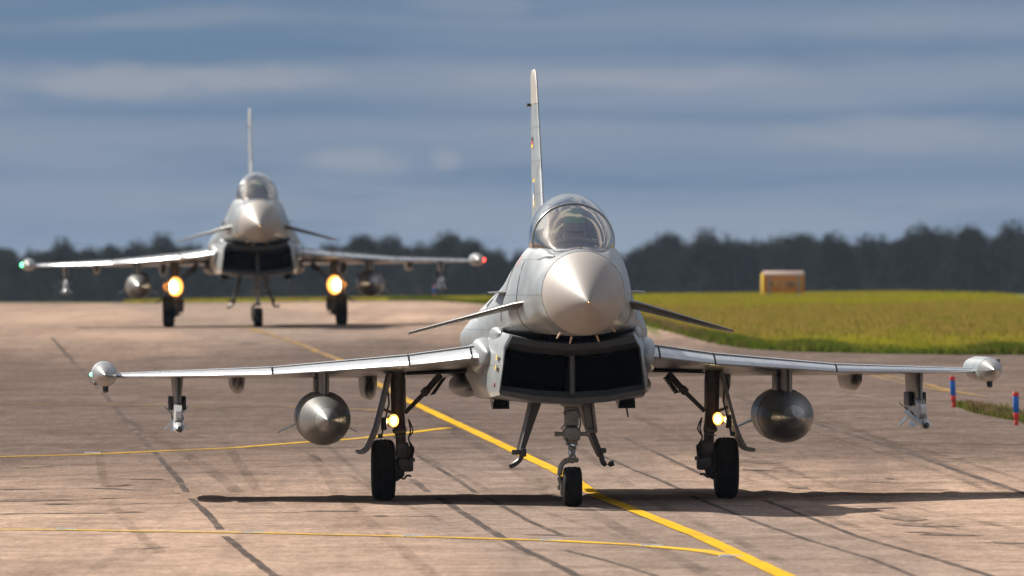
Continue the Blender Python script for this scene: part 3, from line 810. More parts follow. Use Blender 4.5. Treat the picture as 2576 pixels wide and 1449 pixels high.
def make_jet():
    root = bpy.data.objects.new('fighter_jet', None); COL.objects.link(root)
    P = lambda name, vf, mat, parent=None, **k: build(name, vf, M[mat], parent or root, **k)
    both = lambda vf: (mirror(vf), vf)
    # --- body
    fus_vf = loft_half(FUS, 3, 5)
    fus = P('fuselage', fus_vf, 'paint', angle=50)
    bvh = BVHTree.FromPolygons([Vector(v) for v in fus_vf[0]], fus_vf[1])
    zo = lambda y: 2.433 + (2.546 - 2.433) * (y / 1.5)
    prof_r = [(0.0, 0.008)] + [(y, 0.48 * (1 - (1 - y / 1.5) ** 1.75) ** 0.82) for y in (0.03, .07, .13, .2, .3, .42, .56, .72, .9, 1.08, 1.25, 1.4, 1.485)]
    rad = P('radome', lathe_y(prof_r, 0, 0, 56, zo, 1, 1.015), 'radome', angle=60)
    P('nose_tip', ellipsoid((0, -0.005, 2.433), (.017, .03, .017), 12, 8), 'gold', rad)
    P('radome_seam', lathe_y([(1.483, .4835), (1.503, .4845)], 0, 2.546, 56, None, 1, 1.015), 'gap', rad)
    # --- intake
    lip = [(0, 1.934, -.12), (.36, 1.965, -.12), (.72, 2.033, -.12), (.80, 1.90, -.02), (.872, 1.37, .12), (.86, 1.335, .14), (.43, 1.25, .14), (0, 1.217, .14)]
    inn = [(0, 1.787, .22), (.39, 1.82, .22), (.770, 1.885, .22), (.790, 1.855, .20), (.835, 1.47, .20), (.825, 1.445, .20), (.42, 1.388, .19), (0, 1.366, .19)]
    S = [(4.2, lip),
         (5.5, [(0, 1.96), (.4, 1.98), (.80, 2.08), (.90, 1.92), (.945, 1.42), (.91, 1.30), (.46, 1.23), (0, 1.2)]),
         (7.0, [(0, 1.9), (.4, 1.95), (.95, 2.05), (1.06, 1.85), (1.03, 1.45), (.95, 1.27), (.47, 1.22), (0, 1.2)]),
         (9.5, [(0, 1.9), (.4, 1.9), (1.05, 1.95), (1.11, 1.80), (1.08, 1.5), (.98, 1.28), (.47, 1.22), (0, 1.2)]),
         (13.5, [(0, 1.9), (.4, 1.9), (.8, 1.9), (.88, 1.8), (.85, 1.6), (.7, 1.42), (.35, 1.38), (0, 1.37)]),
         (14.9, [(0, 1.9), (.3, 1.9), (.6, 1.9), (.68, 1.85), (.65, 1.75), (.55, 1.62), (.3, 1.58), (0, 1.58)])]
    trunk = P('intake', loft_half(S, 1, 4, cap=False, straight=True), 'paint', angle=28)
    mid = [((a[0] * .5 + b[0] * .5), (a[1] * .5 + b[1] * .5), min(a[2], b[2]) - .012) for a, b in zip(lip, inn)]
    P('cowl_lip', loft_half([(4.2, [(p[0] * 1.001, p[1], p[2]) for p in lip]), (4.2001, mid), (4.2002, inn)], 1, 1, cap=False, straight=True), 'lip', trunk, angle=25)
    duct = [(4.2, inn), (5.0, [(p[0] * .97, p[1], .1) for p in inn]), (7.5, [(p[0] * .75, 1.60 + (p[1] - 1.6) * .9) for p in inn])]
    P('intake_duct', loft_half(duct, 1, 3, cap=True, straight=True), 'duct', trunk, angle=30)
    # the duct's front cap must stay open
    d = trunk.children[-1].data
    bm = bmesh.new(); bm.from_mesh(d); bm.faces.ensure_lookup_table()
    caps = [f for f in bm.faces if len(f.verts) > 6]
    bmesh.ops.delete(bm, geom=[min(caps, key=lambda f: f.calc_center_median().y)], context='FACES'); bm.to_mesh(d); bm.free()
    spl = box((0, 5.1, 1.575), (.06, 1.5, .47))
    P('intake_splitter', merge(spl, tube([(0, 4.36, 1.35), (0, 4.34, 1.80)], .034, 12)), 'lip', trunk)
    P('diverter', box((0, 5.3, 1.98), (.55, 1.2, .16)), 'duct', trunk)
    # --- wings
    for sgn, name in ((-1, 'wing'), (1, 'wing')):
        st = [(le, te, t) for le, te, t in zip(LE, TE, TH)]
        vf = foil(st, 0.055, 0.86); vf = vf if sgn > 0 else mirror(vf)
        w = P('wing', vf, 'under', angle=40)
        # root apex fixed piece, then two slats
        for x0, x1 in ((.95, 1.118), (1.142, 1.838), (1.862, 3.448), (3.472, 5.36)):
            ss = [wing_at(x0 + (x1 - x0) * k / 3) for k in range(4)]
            vf = foil(ss, 0.0, 0.085, grow=0.005, droop=0.42); vf = vf if sgn > 0 else mirror(vf)
            P('slat', vf, 'slat', w, angle=50)
        for x0, x1 in ((1.2, 2.95), (2.98, 5.3)):
            ss = [wing_at(x0 + (x1 - x0) * k / 2) for k in range(3)]
            vf = foil(ss, 0.868, 1.0); vf = vf if sgn > 0 else mirror(vf)
            P('flaperon', vf, 'under', w, angle=40)
        # rounded apex fairing where the wing meets the intake side
        P('wing_root_fairing', superbulb((sgn * .93, 6.75, 1.78), (.185, 1.15, .235)), 'paint', angle=60)
        P('shoulder_blister', ellipsoid((sgn * .80, 6.4, 2.05), (.12, 1.1, .13), 20, 14), 'paint', angle=60)
        # flap actuator fairings under the trailing edge
        for fx, fr in ((2.2, .095), (3.84, .09)):
            zt = wing_under(fx, 12.4)
            ring = []
            V, F = [], []
            prf = [(10.9, .05, .03), (11.0, .62, .5), (11.15, .9, .8), (11.5, 1, 1), (13.2, 1, 1), (13.9, .6, .5), (14.1, .1, .1)]
            dep = .27 if fx < 3 else .185
            n = 12
            for y, kx, kz in prf:
                for k in range(n + 1):
                    t = math.pi * k / n
                    V.append((sgn * fx + fr * kx * math.cos(t), y, zt + .03 - (dep + .03) * kz * (abs(math.sin(t)) ** .6)))
            for i in range(len(prf) - 1):
                for k in range(n): F.append((i * (n + 1) + k, i * (n + 1) + k + 1, (i + 1) * (n + 1) + k + 1, (i + 1) * (n + 1) + k))
                F.append((i * (n + 1) + n, i * (n + 1), (i + 1) * (n + 1), (i + 1) * (n + 1) + n))
            F.append(tuple(range(n + 1)))
            P('actuator_fairing', (V, F), 'under', angle=50)
        # wing-tip pod
        cx, cz = sgn * 5.5, 1.55
        pr = [(10.35, .004), (10.42, .035), (10.52, .068), (10.66, .102), (10.82, .128), (10.98, .143)]
        body = [(10.985, .146), (11.2, .155), (11.6, .158), (13.0, .155), (13.7, .13), (14.2, .08), (14.35, .03)]
        pod = P('wingtip_pod', lathe_y(body, cx, cz, 32), 'paint')
        P('pod_nose', lathe_y(pr, cx, cz, 32), 'cap', pod)
        P('pod_sensor', tube([(cx + .01, 11.2, cz - .13), (cx + .012, 11.17, cz - .215)], [.04, .033], 12), 'black', pod)
        P('pod_bracket', bbox_bev((cx + sgn * -.0 - (.11 if sgn < 0 else -.12), 11.4, cz + (-.11 if sgn < 0 else .11)), (.055, .35, .05), .012), 'gear', pod)
        P('navigation_light', ellipsoid((cx + sgn * .158, 11.7, cz + .0), (.026, .11, .026), 12, 8), 'green' if sgn < 0 else 'lens', pod)
        # drop tank under its pylon
        tx, tz = sgn * 2.835, 1.015
        og = lambda y: .33 * (1 - (1 - min(1, (y - 7.15) / 2.0)) ** 2.0) ** .72
        prf = [(7.15, .004)] + [(y, og(y)) for y in (7.157, 7.17, 7.19, 7.22, 7.27, 7.33, 7.41, 7.5)]
        prf2 = [(7.503, og(7.5) + .002)] + [(y, og(y)) for y in (7.65, 7.8, 8.0, 8.2, 8.5, 8.8, 9.3)]
        prf3 = [(9.31, .332), (10.6, .33), (11.3, .30), (12.0, .235), (12.6, .145), (12.95, .06), (13.0, .02)]
        tank = P('drop_tank', lathe_y(prf2, tx, tz, 44), 'tank')
        P('tank_nose_cap', lathe_y(prf, tx, tz, 44), 'cap', tank)
        P('tank_tail', lathe_y(prf3, tx, tz, 44), 'tank', tank)
        P('tank_seam', lathe_y([(9.28, .3335), (9.33, .3345)], tx, tz, 44), 'gap', tank)
        for s2 in (-1, 1):
            q = [((tx + s2 * .20, 11.5, tz - .06), (tx + s2 * .20, 12.5, tz - .06), .03), ((tx + s2 * .50, 12.1, tz - .21), (tx + s2 * .50, 12.55, tz - .21), .015)]
            P('tank_fin', foil(q), 'tank', tank)
        zt = wing_under(tx, 9.0) + .04
        q = [((tx, 7.75, 1.27), (tx, 11.6, 1.27), .14), ((tx, 7.75, zt), (tx, 11.6, zt), .14)]
        q = [((tx, 8.35, tz + .28), (tx, 11.6, tz + .28), .135), ((tx, 8.3, zt), (tx, 11.8, zt), .15)]
        P('tank_pylon', foil(q, axis='x'), 'under', tank, angle=60)
        P('pylon_box', bbox_bev((tx - .085, 9.6, tz + .42), (.05, .9, .26), .012), 'under', tank)
        P('pylon_lug', box((tx - .10, 9.1, tz + .50), (.03, .25, .03)), 'dark', tank)
        # outer pylon, launcher and missile
        mx_ = sgn * 4.60
        zt = wing_under(mx_, 11.2) + .03
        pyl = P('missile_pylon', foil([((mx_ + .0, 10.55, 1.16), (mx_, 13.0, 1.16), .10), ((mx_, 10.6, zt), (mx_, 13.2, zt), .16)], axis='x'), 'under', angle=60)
        # sloping launcher rail with a wedge nose
        V = []
        for y, w_, zt_, zb_ in ((10.05, .035, 1.10, 1.02), (10.12, .05, 1.135, .96), (10.7, .058, 1.20, .97), (12.6, .058, 1.25, 1.06), (12.9, .03, 1.23, 1.12)):
            V += [(mx_ - w_, y, zb_), (mx_ + w_, y, zb_), (mx_ + w_ * .85, y, zt_), (mx_ - w_ * .85, y, zt_)]
        F = [(0, 1, 2, 3), (19, 18, 17, 16)]
        for i in range(4):
            for k in range(4): F.append((i * 4 + k, i * 4 + (k + 1) % 4, i * 4 + 4 + (k + 1) % 4, i * 4 + 4 + k))
        P('launcher_rail', (V, F), 'missile', pyl, angle=20)
        for s2 in (-1, 1):
            P('dispenser_box', bbox_bev((mx_ + s2 * .085, 11.5, 1.19), (.045, .9, .17), .01), 'dark', pyl)
        # the missile hangs nose-down by a couple of degrees
        ax = [(9.55 + t, .885 + .042 * t) for t in (0, .03, .07, .12, .2, .45, 1.5, 2.9)]
        rr = [.012, .038, .052, .060, .064, .064, .064, .064]
        mis = P('missile', tube([(mx_, y, z) for y, z in ax], rr, 20), 'missile')
        P('seeker', ellipsoid((mx_, 9.552, .884), (.036, .025, .036), 14, 8), 'visor', mis)
        for k in range(4):
            a = math.pi / 4 + k * math.pi / 2
            ca, sa = math.cos(a), math.sin(a)
            for y0, L, h in ((10.35, 1.2, .05), (12.0, .42, .15)):
                zc_ = .885 + .042 * (y0 - 9.55)
                b0 = Vector((mx_ + ca * .06, y0, zc_ + sa * .06)); b1 = Vector((mx_ + ca * .06, y0 + L, zc_ + .042 * L + sa * .06))
                t0 = Vector((mx_ + ca * (.06 + h), y0 + L * .45, zc_ + sa * (.06 + h))); t1 = Vector((mx_ + ca * (.06 + h), y0 + L, zc_ + .042 * L + sa * (.06 + h)))
                nn = Vector((-sa, 0, ca)) * .004
                V = [b0 - nn, b1 - nn, t1 - nn, t0 - nn, b0 + nn, b1 + nn, t1 + nn, t0 + nn]
                P('missile_fin', (V, [(0, 1, 2, 3), (7, 6, 5, 4), (0, 4, 5, 1), (1, 5, 6, 2), (2, 6, 7, 3), (3, 7, 4, 0)]), 'missile', mis, smooth=False)
        # canard, nose-up a few degrees
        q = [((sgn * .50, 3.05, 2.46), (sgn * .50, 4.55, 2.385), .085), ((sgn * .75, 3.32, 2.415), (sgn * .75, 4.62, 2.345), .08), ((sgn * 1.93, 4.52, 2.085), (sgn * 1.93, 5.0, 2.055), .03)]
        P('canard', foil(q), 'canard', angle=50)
        # side strake under the cockpit
        q = [((sgn * .66, 4.9, 2.56), (sgn * .66, 6.4, 2.55), .03), ((sgn * .93, 5.5, 2.55), (sgn * .93, 6.3, 2.55), .02)]
        P('side_strake', foil(q), 'under', angle=50)
        P('strake_bracket', foil([((sgn * .745, 5.2, 2.44), (sgn * .745, 6.2, 2.44), .03), ((sgn * .72, 5.2, 2.56), (sgn * .72, 6.2, 2.56), .03)], axis='x'), 'under', angle=50)
        # belly air scoop
        sx_ = sgn * .76
        V = []
        for y, kx, kz in ((6.6, 1, 1), (6.75, 1.04, 1.03), (7.9, .8, .4)):
            V += [(sx_ - .10 * kx, y, 1.27), (sx_ - .10 * kx, y, 1.27 - .125 * kz), (sx_ + .10 * kx, y, 1.27 - .125 * kz), (sx_ + .10 * kx, y, 1.27)]
        F = []
        for i in range(2):
            for k in range(3): F.append((i * 4 + k, i * 4 + k + 1, i * 4 + 5 + k, i * 4 + 4 + k))
        scoop = P('air_scoop', (V, F), 'under', angle=20)
        P('scoop_mouth', box((sx_, 6.66, 1.215), (.17, .04, .105)), 'duct', scoop)
        # semi-recessed store under the fuselage corner
        P('belly_fairing', ellipsoid((sgn * 1.04, 10.6, 1.40), (.20, 1.9, .15), 24, 16), 'paint', angle=60)
        # --- main gear
        gx = sgn
        X = lambda a: gx * a
        leg = P('main_gear', merge(
            tube([(X(1.93), 9.0, wing_under(1.93, 9.0) + .06), (X(1.93), 9.05, 1.1)], [.095, .082], 14),
            tube([(X(1.93), 9.05, 1.12), (X(1.895), 9.15, .82)], [.084, .072], 14),
            tube([(X(1.895), 9.15, .84), (X(1.875), 9.18, .46)], [.062, .07], 14),
            bbox_bev((X(1.875), 9.12, .62), (.16, .17, .2), .03),
            bbox_bev((X(1.84), 9.15, .44), (.2, .2, .17), .03),
            tube([(X(1.76), 9.05, .66), (X(1.80), 9.12, .52), (X(1.83), 9.14, .42)], [.035, .06, .05], 10),
            tube([(X(1.72), 9.16, .50), (X(2.0), 9.2, .48)], [.025, .03], 10)), 'gear_dark', angle=40)
        wc = (X(2.105), 9.2, .3775)
        tp = [(-.142, .20), (-.146, .26), (-.138, .315), (-.118, .352), (-.09, .369), (-.062, .3755), (-.058, .3685), (-.044, .3685), (-.040, .377), (-.012, .3775), (-.008, .3695), (.008, .3695), (.012, .3775), (.040, .377), (.044, .3685), (.058, .3685), (.062, .3755), (.09, .369), (.118, .352), (.138, .315), (.146, .26), (.142, .20)]
        P('tyre', lathe_x(tp, wc, 56), 'tyre', leg, angle=55)
        P('wheel_hub', merge(lathe_x([(-.10, .02), (-.11, .08), (-.125, .17), (-.13, .205), (.13, .205), (.125, .17), (.11, .08), (.10, .02)], wc, 36),
                             lathe_x([(-gx * .26, .05), (-gx * .255, .08), (-gx * .17, .14), (-gx * .13, .15)], wc, 24)), 'hub', leg)
        P('side_brace', merge(tube([(X(1.84), 9.1, 1.075), (X(1.585), 9.15, 1.33)], [.026, .03], 10), tube([(X(1.585), 9.15, 1.33), (X(1.40), 9.2, 1.54)], [.038, .042], 10),
                              bbox_bev((X(1.585), 9.15, 1.335), (.10, .09, .10), .02, ry=gx * .8)), 'gear_dark', leg)
        coil = []
        for i in range(64):
            t = i / 63; a = t * 2 * math.pi * 9
            c0 = Vector((X(1.50), 9.12, 1.30)).lerp(Vector((X(1.36), 9.15, 1.50)), t)
            coil.append((c0.x + .03 * math.cos(a), c0.y + .03 * math.sin(a), c0.z + gx * 0 + .012 * math.cos(a)))
        P('brace_spring', tube(coil, .009, 5), 'dark', leg)
        dp = [(2.03, 1.56), (2.09, 1.30), (2.15, 1.06), (2.20, .88), (2.27, .71), (2.315, .635), (2.37, .60), (2.43, .605)]
        V, F = [], []
        sp = spline([(a, b) for a, b in dp], 3)
        for i, (a, b) in enumerate(sp):
            p0 = sp[max(i - 1, 0)]; p1 = sp[min(i + 1, len(sp) - 1)]
            t = Vector((p1[0] - p0[0], p1[1] - p0[1])).normalized(); nx_, nz_ = -t.y, t.x
            for yy, th_ in ((8.55, .016), (9.0, .022), (9.8, .016)):
                pass
            for yy in (8.6, 9.75):
                for s2 in (-1, 1): V.append((X(a + nx_ * .02 * s2), yy, b + nz_ * .02 * s2))
        for i in range(len(sp) - 1):
            a = i * 4
            for k, l in ((0, 1), (1, 3), (3, 2), (2, 0)): F.append((a + k, a + l, a + 4 + l, a + 4 + k))
        F.append((0, 1, 3, 2)); e = (len(sp) - 1) * 4; F.append((e, e + 2, e + 3, e + 1))
        P('gear_door', (V, F), 'gear', leg, angle=40)
        P('door_link', merge(tube([(X(2.12), 8.9, 1.13), (X(2.0), 8.95, 1.08)], .018, 8), bbox_bev((X(2.11), 8.75, .95), (.07, .08, .16), .015), tube([(X(2.06), 8.7, 1.36), (X(2.045), 8.7, 1.20), (X(2.09), 8.7, 1.02), (X(2.14), 8.7, .80)], .012, 6),
                             bbox_bev((X(2.155), 8.7, .80), (.06, .06, .05), .012)), 'dark', leg)
        P('lamp_housing', lathe_y([(8.86, .066), (8.9, .070), (9.0, .06), (9.05, .03)], X(2.02), .98, 20), 'gear', leg)
        P('landing_light', ellipsoid((X(1.985), 8.84, .985), (.032, .03, .050), 18, 10), 'lamp', leg)
        P('lamp_halo', merge(lathe_y([(8.842, .066), (8.85, .070), (8.90, .05)], X(1.985), .985, 24, None, .9, 1.15), lathe_y([(8.85, .03), (8.88, .034), (8.9, .02)], X(2.05), .985, 16)), 'lamp_rim', leg)
        P('taxi_light', ellipsoid((X(2.085), 8.86, .975), (.022, .02, .024), 12, 8), 'lamp', leg)
        hs = []
        for off, r_ in ((0, .011), (.03, .009)):
            hs.append(tube(spline([(X(1.80), 9.02, 1.0), (X(1.775 - off), 9.0, .86), (X(1.80), 8.98, .76), (X(1.765 - off), 9.0, .62), (X(1.80), 9.05, .5)], 4), r_, 6))
        hs.append(tube(spline([(X(1.96), 9.0, .36), (X(1.87), 9.0, .27), (X(1.82), 9.0, .31), (X(1.77), 9.0, .30)], 4), .014, 6))
        hs.append(tube(spline([(X(1.99), 9.02, .44), (X(1.99), 9.05, .16)], 3), .03, 8))
        P('brake_hoses', merge(*hs), 'hose', leg)
        tag(leg.children[-1], kind='stuff')
        P('leg_collar', merge(tube([(X(1.91), 9.1, .88), (X(1.905), 9.11, .85)], .088, 16), tube([(X(1.905), 9.12, .80), (X(1.902), 9.12, .785)], .078, 16), tube([(X(1.85), 9.0, 1.5), (X(1.845), 9.0, 1.1)], .018, 8)), 'gear', leg)
        # main gear bay opening edge on the wing underside
        P('gear_bay', box((X(1.45), 9.6, wing_under(1.45, 9.6) - .002), (.75, 1.6, .02), ry=gx * .03), 'gap')
    # --- fin
    zs = [2.95, 3.65, 4.4, 4.92]
    fl = lambda z: (0, 11.55 + (z - 2.95) * 1.03, z)
    ft = lambda z: (0, 15.35 + (z - 2.95) * .1, z)
    tk = lambda z: .115 - (z - 2.95) * .028
    fin = P('tail_fin', foil([(fl(z), ft(z), tk(z)) for z in zs], 0, .8, axis='x'), 'paint', angle=50)
    P('fin_tip', foil([(fl(z), ft(z), tk(z) * 1.06) for z in (4.925, 5.15, 5.28)] + [((0, 14.15, 5.345), (0, 15.4, 5.345), .035), ((0, 14.4, 5.37), (0, 15.3, 5.37), .012)], 0, 1, axis='x'), 'radome', fin, angle=60)
    P('rudder', foil([(fl(z), ft(z), tk(z)) for z in zs], .806, 1.0, axis='x'), 'paint', fin, angle=50)
    P('fin_leading_strip', foil([(fl(z), ft(z), tk(z)) for z in (3.2, 3.65, 4.1)], 0, .02, axis='x', grow=.004), 'slat', fin, angle=50)
    P('fin_antenna', box((-.02, 15.5, 4.93), (.07, .3, .035)), 'dark', fin)
    def fin_patch(name, y0, y1, z0, z1, mat, lift):
        x = -(tk((z0 + z1) / 2) * .5 + .002) - lift
        return P(name, box((x, (y0 + y1) / 2, (z0 + z1) / 2), (.004, y1 - y0, z1 - z0)), mat, fin, smooth=False)
    fin_patch('flag_black', 14.1, 14.6, 4.46, 4.505, 'black', 0)
    fin_patch('flag_red', 14.1, 14.6, 4.415, 4.459, 'redmark', 0)
    fin_patch('flag_gold', 14.1, 14.6, 4.37, 4.414, 'yellowmark', 0)
    fin_patch('badge_edge', 13.5, 14.0, 3.62, 3.97, 'yellowmark', -.003)
    fin_patch('badge_field', 13.54, 13.96, 3.70, 3.93, 'bluemark', 0)
    fin_patch('badge_bird', 13.62, 13.88, 3.64, 3.78, 'white', .002)
    # --- cockpit
    cs = [(2.40, .10, 3.03, 3.035), (2.6, .27, 3.035, 3.10), (2.9, .37, 3.04, 3.235), (3.3, .435, 3.05, 3.41), (3.65, .465, 3.05, 3.525), (3.92, .480, 3.05, 3.592)]
    cc = [(3.96, .482, 3.05, 3.602), (4.3, .488, 3.05, 3.675), (4.7, .490, 3.05, 3.722), (5.0, .485, 3.05, 3.73), (5.4, .465, 3.07, 3.708), (5.9, .40, 3.12, 3.63), (6.4, .28, 3.22, 3.53), (6.7, .14, 3.35, 3.47)]
    def bubble_pt(w, zb, zt, t):
        # t 0..1 from one sill over the top to the other; bulges a little above the sill
        a = math.radians(-14 + 208 * t)
        h = (zt - zb); k = math.sin(math.radians(14))
        zc_ = zb + h * k / (1 + k)
        return w * math.cos(a) / 1.0, zc_ + (zt - zc_) * math.sin(a)
    def bubble(rows, n=28):
        V, F = [], []
        for y, w, zb, zt in rows:
            for k in range(n + 1):
                x, z = bubble_pt(w, zb, zt, k / n); V.append((x, y, z))
        for i in range(len(rows) - 1):
            for k in range(n): a = i * (n + 1) + k; F.append((a, a + 1, a + n + 2, a + n + 1))
        return V, F
    P('windscreen', bubble([tuple(r) for r in spline(cs, 3)]), 'screen_glass', angle=180)
    can = P('canopy', bubble([tuple(r) for r in spline(cc, 3)]), 'canopy_glass', angle=180)
    arch = []
    for k in range(33):
        x, z = bubble_pt(.481, 3.05, 3.598, k / 32); arch.append((x, 3.94, z))
    P('canopy_arch', tube(arch, .015, 8, ref=(0, 1, 0)), 'frame', can)
    sill = []
    for r in spline(cs, 3) + spline(cc, 3):
        x, z = bubble_pt(r[1], r[2], r[3], 0); sill.append((x, r[0], z))
    loop = sill + [(-x, y, z) for x, y, z in reversed(sill)]
    P('canopy_rail', tube(loop, .018, 8, squash=1.6), 'frame', can)
    # glass frame apron in front of the windscreen, seen as a pale band
    P('windscreen_base', tube([(x, y, z - .02) for x, y, z in reversed(sill[:9])] + [(-x, y, z - .02) for x, y, z in sill[:9]], .028, 8, squash=1.5), 'frame', can)
    inner = []
    for k in range(25):
        x, z = bubble_pt(.43, 3.08, 3.63, k / 24); inner.append((x, 4.9, z))
    P('canopy_inner_frame', tube(inner, .015, 6, ref=(0, 1, 0)), 'dark', can)
    hud = P('head_up_display', merge(bbox_bev((0, 3.62, 3.15), (.26, .5, .22), .03), box((0, 3.42, 3.30), (.20, .12, .10), rx=-.4), tube([(-.115, 3.62, 3.24), (-.12, 3.88, 3.52)], .009, 6), tube([(.115, 3.62, 3.24), (.12, 3.88, 3.52)], .009, 6)), 'coaming')
    V = []
    for k in range(28):
        a = 2 * math.pi * k / 28
        r_ = .118 * (abs(math.cos(a)) ** 4 + abs(math.sin(a)) ** 4) ** -.25
        V.append((r_ * math.cos(a), 3.84 + r_ * math.sin(a) * .35, 3.435 + r_ * math.sin(a) * .95))
    V2 = [(x, y + .012, z) for x, y, z in V]
    P('combiner_glass', (V + V2, [tuple(range(28)), tuple(reversed(range(28, 56)))] + [(k, (k + 1) % 28, 28 + (k + 1) % 28, 28 + k) for k in range(28)]), 'hud_glass', hud, angle=60)
    P('glare_shield', merge(tube(spline([(-.40, 3.45, 3.02), (-.25, 3.3, 3.13), (0, 3.22, 3.17), (.25, 3.3, 3.13), (.40, 3.45, 3.02)], 6), .03, 8), bbox_bev((0, 3.75, 3.02), (.8, .7, .14), .05)), 'coaming', hud)
    P('ejection_seat', merge(bbox_bev((0, 5.12, 3.12), (.48, .16, .80), .04, rx=-.2), bbox_bev((0, 5.16, 3.50), (.34, .16, .24), .04, rx=-.15), bbox_bev((0, 4.8, 2.82), (.5, .6, .16), .04),
                             tube([(-.2, 5.2, 2.8), (-.2, 5.3, 3.6)], .03, 8), tube([(.2, 5.2, 2.8), (.2, 5.3, 3.6)], .03, 8)), 'seat')
    # --- small things on the nose
    P('top_antenna', foil([((.0, 2.05, 3.03), (0, 2.22, 3.03), .016), ((0, 2.12, 3.10), (0, 2.2, 3.10), .010)], axis='x'), 'black')
    for a_ in (-150, -166, 160, 138):
        t = math.radians(a_)
        sx0, cz0 = .50 * math.sin(t), 2.53 + .51 * math.cos(t)
        o_ = Vector((math.sin(t), 0, math.cos(t)))
        b0 = Vector((sx0, 1.75, cz0)); tn = Vector((math.cos(t), 0, -math.sin(t))) * .008
        V = [b0 - tn, b0 + Vector((0, .20, 0)) - tn, b0 + Vector((0, .17, 0)) + o_ * .085 - tn, b0 + Vector((0, .09, 0)) + o_ * .085 - tn]
        V += [v + tn * 2 for v in V]
        P('air_data_vane', (V, [(3, 2, 1, 0), (4, 5, 6, 7), (0, 1, 5, 4), (1, 2, 6, 5), (2, 3, 7, 6), (3, 0, 4, 7)]), 'tan', smooth=False)
    P('probe_fairing', tube([(-.30, 2.25, 2.97), (-.335, 2.4, 2.965), (-.40, 2.75, 2.93), (-.475, 3.15, 2.86), (-.53, 3.5, 2.80)], [.012, .04, .062, .066, .05], 14), 'paint', angle=60)
    # decals laid on the skin
    def decal(name, poly, mat, side=-1, lift=.004, target=fus):
        V = []
        for y, z in poly:
            h = bvh.ray_cast(Vector((side * 3, y, z)), Vector((-side, 0, 0)))
            if h[0] is None: return None
            V.append(h[0] + h[1].normalized() * (lift if h[1].x * side > 0 else -lift))
        return P(name, (V, [tuple(range(len(V)))]), mat, target, smooth=False)
    decal('formation_light', [(5.35, 2.80), (6.75, 2.70), (6.75, 2.80), (5.35, 2.90)], 'form')
    decal('rescue_mark', [(4.6, 2.98), (4.75, 2.98), (4.85, 2.86), (4.70, 2.86)], 'redmark')
    for sd in (-1, 1):
        cy_, cz_ = 7.6, 2.42
        decal('cross_white', [(cy_ - .30, cz_ - .075), (cy_ + .30, cz_ - .075), (cy_ + .30, cz_ + .075), (cy_ - .30, cz_ + .075)], 'white', sd, .004)
        decal('cross_white', [(cy_ - .09, cz_ - .22), (cy_ + .09, cz_ - .22), (cy_ + .09, cz_ + .22), (cy_ - .09, cz_ + .22)], 'white', sd, .006)
        decal('cross_black', [(cy_ - .28, cz_ - .045), (cy_ + .28, cz_ - .045), (cy_ + .28, cz_ + .045), (cy_ - .28, cz_ + .045)], 'black', sd, .009)
        decal('cross_black', [(cy_ - .055, cz_ - .20), (cy_ + .055, cz_ - .20), (cy_ + .055, cz_ + .20), (cy_ - .055, cz_ + .20)], 'black', sd, .012)
        for (y0, y1, z0, z1) in ((3.75, 3.765, 2.1, 2.95), (5.25, 5.262, 2.2, 2.98), (7.0, 7.015, 2.2, 3.0)):
            n = 20
            decal('panel_seam', [(y0, z0 + (z1 - z0) * k / n) for k in range(n + 1)] + [(y1, z1 - (z1 - z0) * k / n) for k in range(n + 1)], 'seam', sd, .005)
    for k, (y0, z0, w_, h_) in enumerate(((4.75, 1.78, .30, .06), (4.75, 1.66, .30, .05), (4.9, 1.45, .12, .05))):
        P('stencil', box((-.885 - .012 * k, y0, z0), (.004, w_, h_), ry=.06), 'yellowmark' if k < 2 else 'redmark', trunk, smooth=False)
    # --- nose gear
    ng = P('nose_gear', merge(
        tube([(0, 4.75, 1.32), (0, 4.62, .95)], [.085, .075], 14), bbox_bev((0, 4.66, 1.08), (.17, .17, .26), .03), bbox_bev((0, 4.56, .865), (.20, .2, .16), .03),
        tube([(-.205, 4.55, .865), (.205, 4.55, .865)], .025, 12), tube([(-.205, 4.55, .865), (-.165, 4.55, .865)], .031, 12), tube([(.165, 4.55, .865), (.205, 4.55, .865)], .031, 12),
        tube([(0, 4.58, .80), (0, 4.57, .735)], [.078, .07], 14), bbox_bev((.0, 4.6, 1.24), (.26, .3, .1), .03),
        tube([(-.05, 4.48, 1.02), (-.13, 4.47, .93), (-.10, 4.47, .89)], .012, 6)), 'gear', angle=40)
    P('oleo_piston', tube([(0, 4.57, .76), (0, 4.55, .55)], .042, 16), 'chrome', ng)
    P('torque_link', merge(bbox_bev((.0, 4.47, .70), (.10, .05, .05), .012), tube([(-.035, 4.47, .70), (.0, 4.42, .645), (.05, 4.46, .56)], .016, 8), tube([(.035, 4.47, .70), (.0, 4.42, .645), (-.05, 4.46, .56)], .016, 8)), 'gear', ng)
    P('gear_fork', merge(bbox_bev((.0, 4.54, .555), (.15, .14, .06), .015), tube(spline([(.02, 4.53, .545), (-.06, 4.52, .55), (-.125, 4.51, .50), (-.15, 4.50, .40), (-.145, 4.5, .32), (-.12, 4.5, .24), (-.10, 4.5, .20)], 4), .032, 12),
                         tube([(-.165, 4.44, .26), (-.165, 4.44, .20)], .016, 8), tube([(-.13, 4.5, .239), (.10, 4.5, .239)], .03, 12), bbox_bev((-.118, 4.5, .22), (.05, .12, .18), .015)), 'gear', ng)
    tpn = [(-.108, .12), (-.112, .165), (-.105, .205), (-.088, .229), (-.066, .236), (-.062, .232), (-.054, .232), (-.050, .2375), (-.012, .239), (-.008, .234), (.008, .234), (.012, .239), (.050, .2375), (.054, .232), (.062, .232), (.066, .236), (.088, .229), (.105, .205), (.112, .165), (.108, .12)]
    P('tyre', lathe_x(tpn, (0.0, 4.5, .239), 48), 'tyre', ng, angle=55)
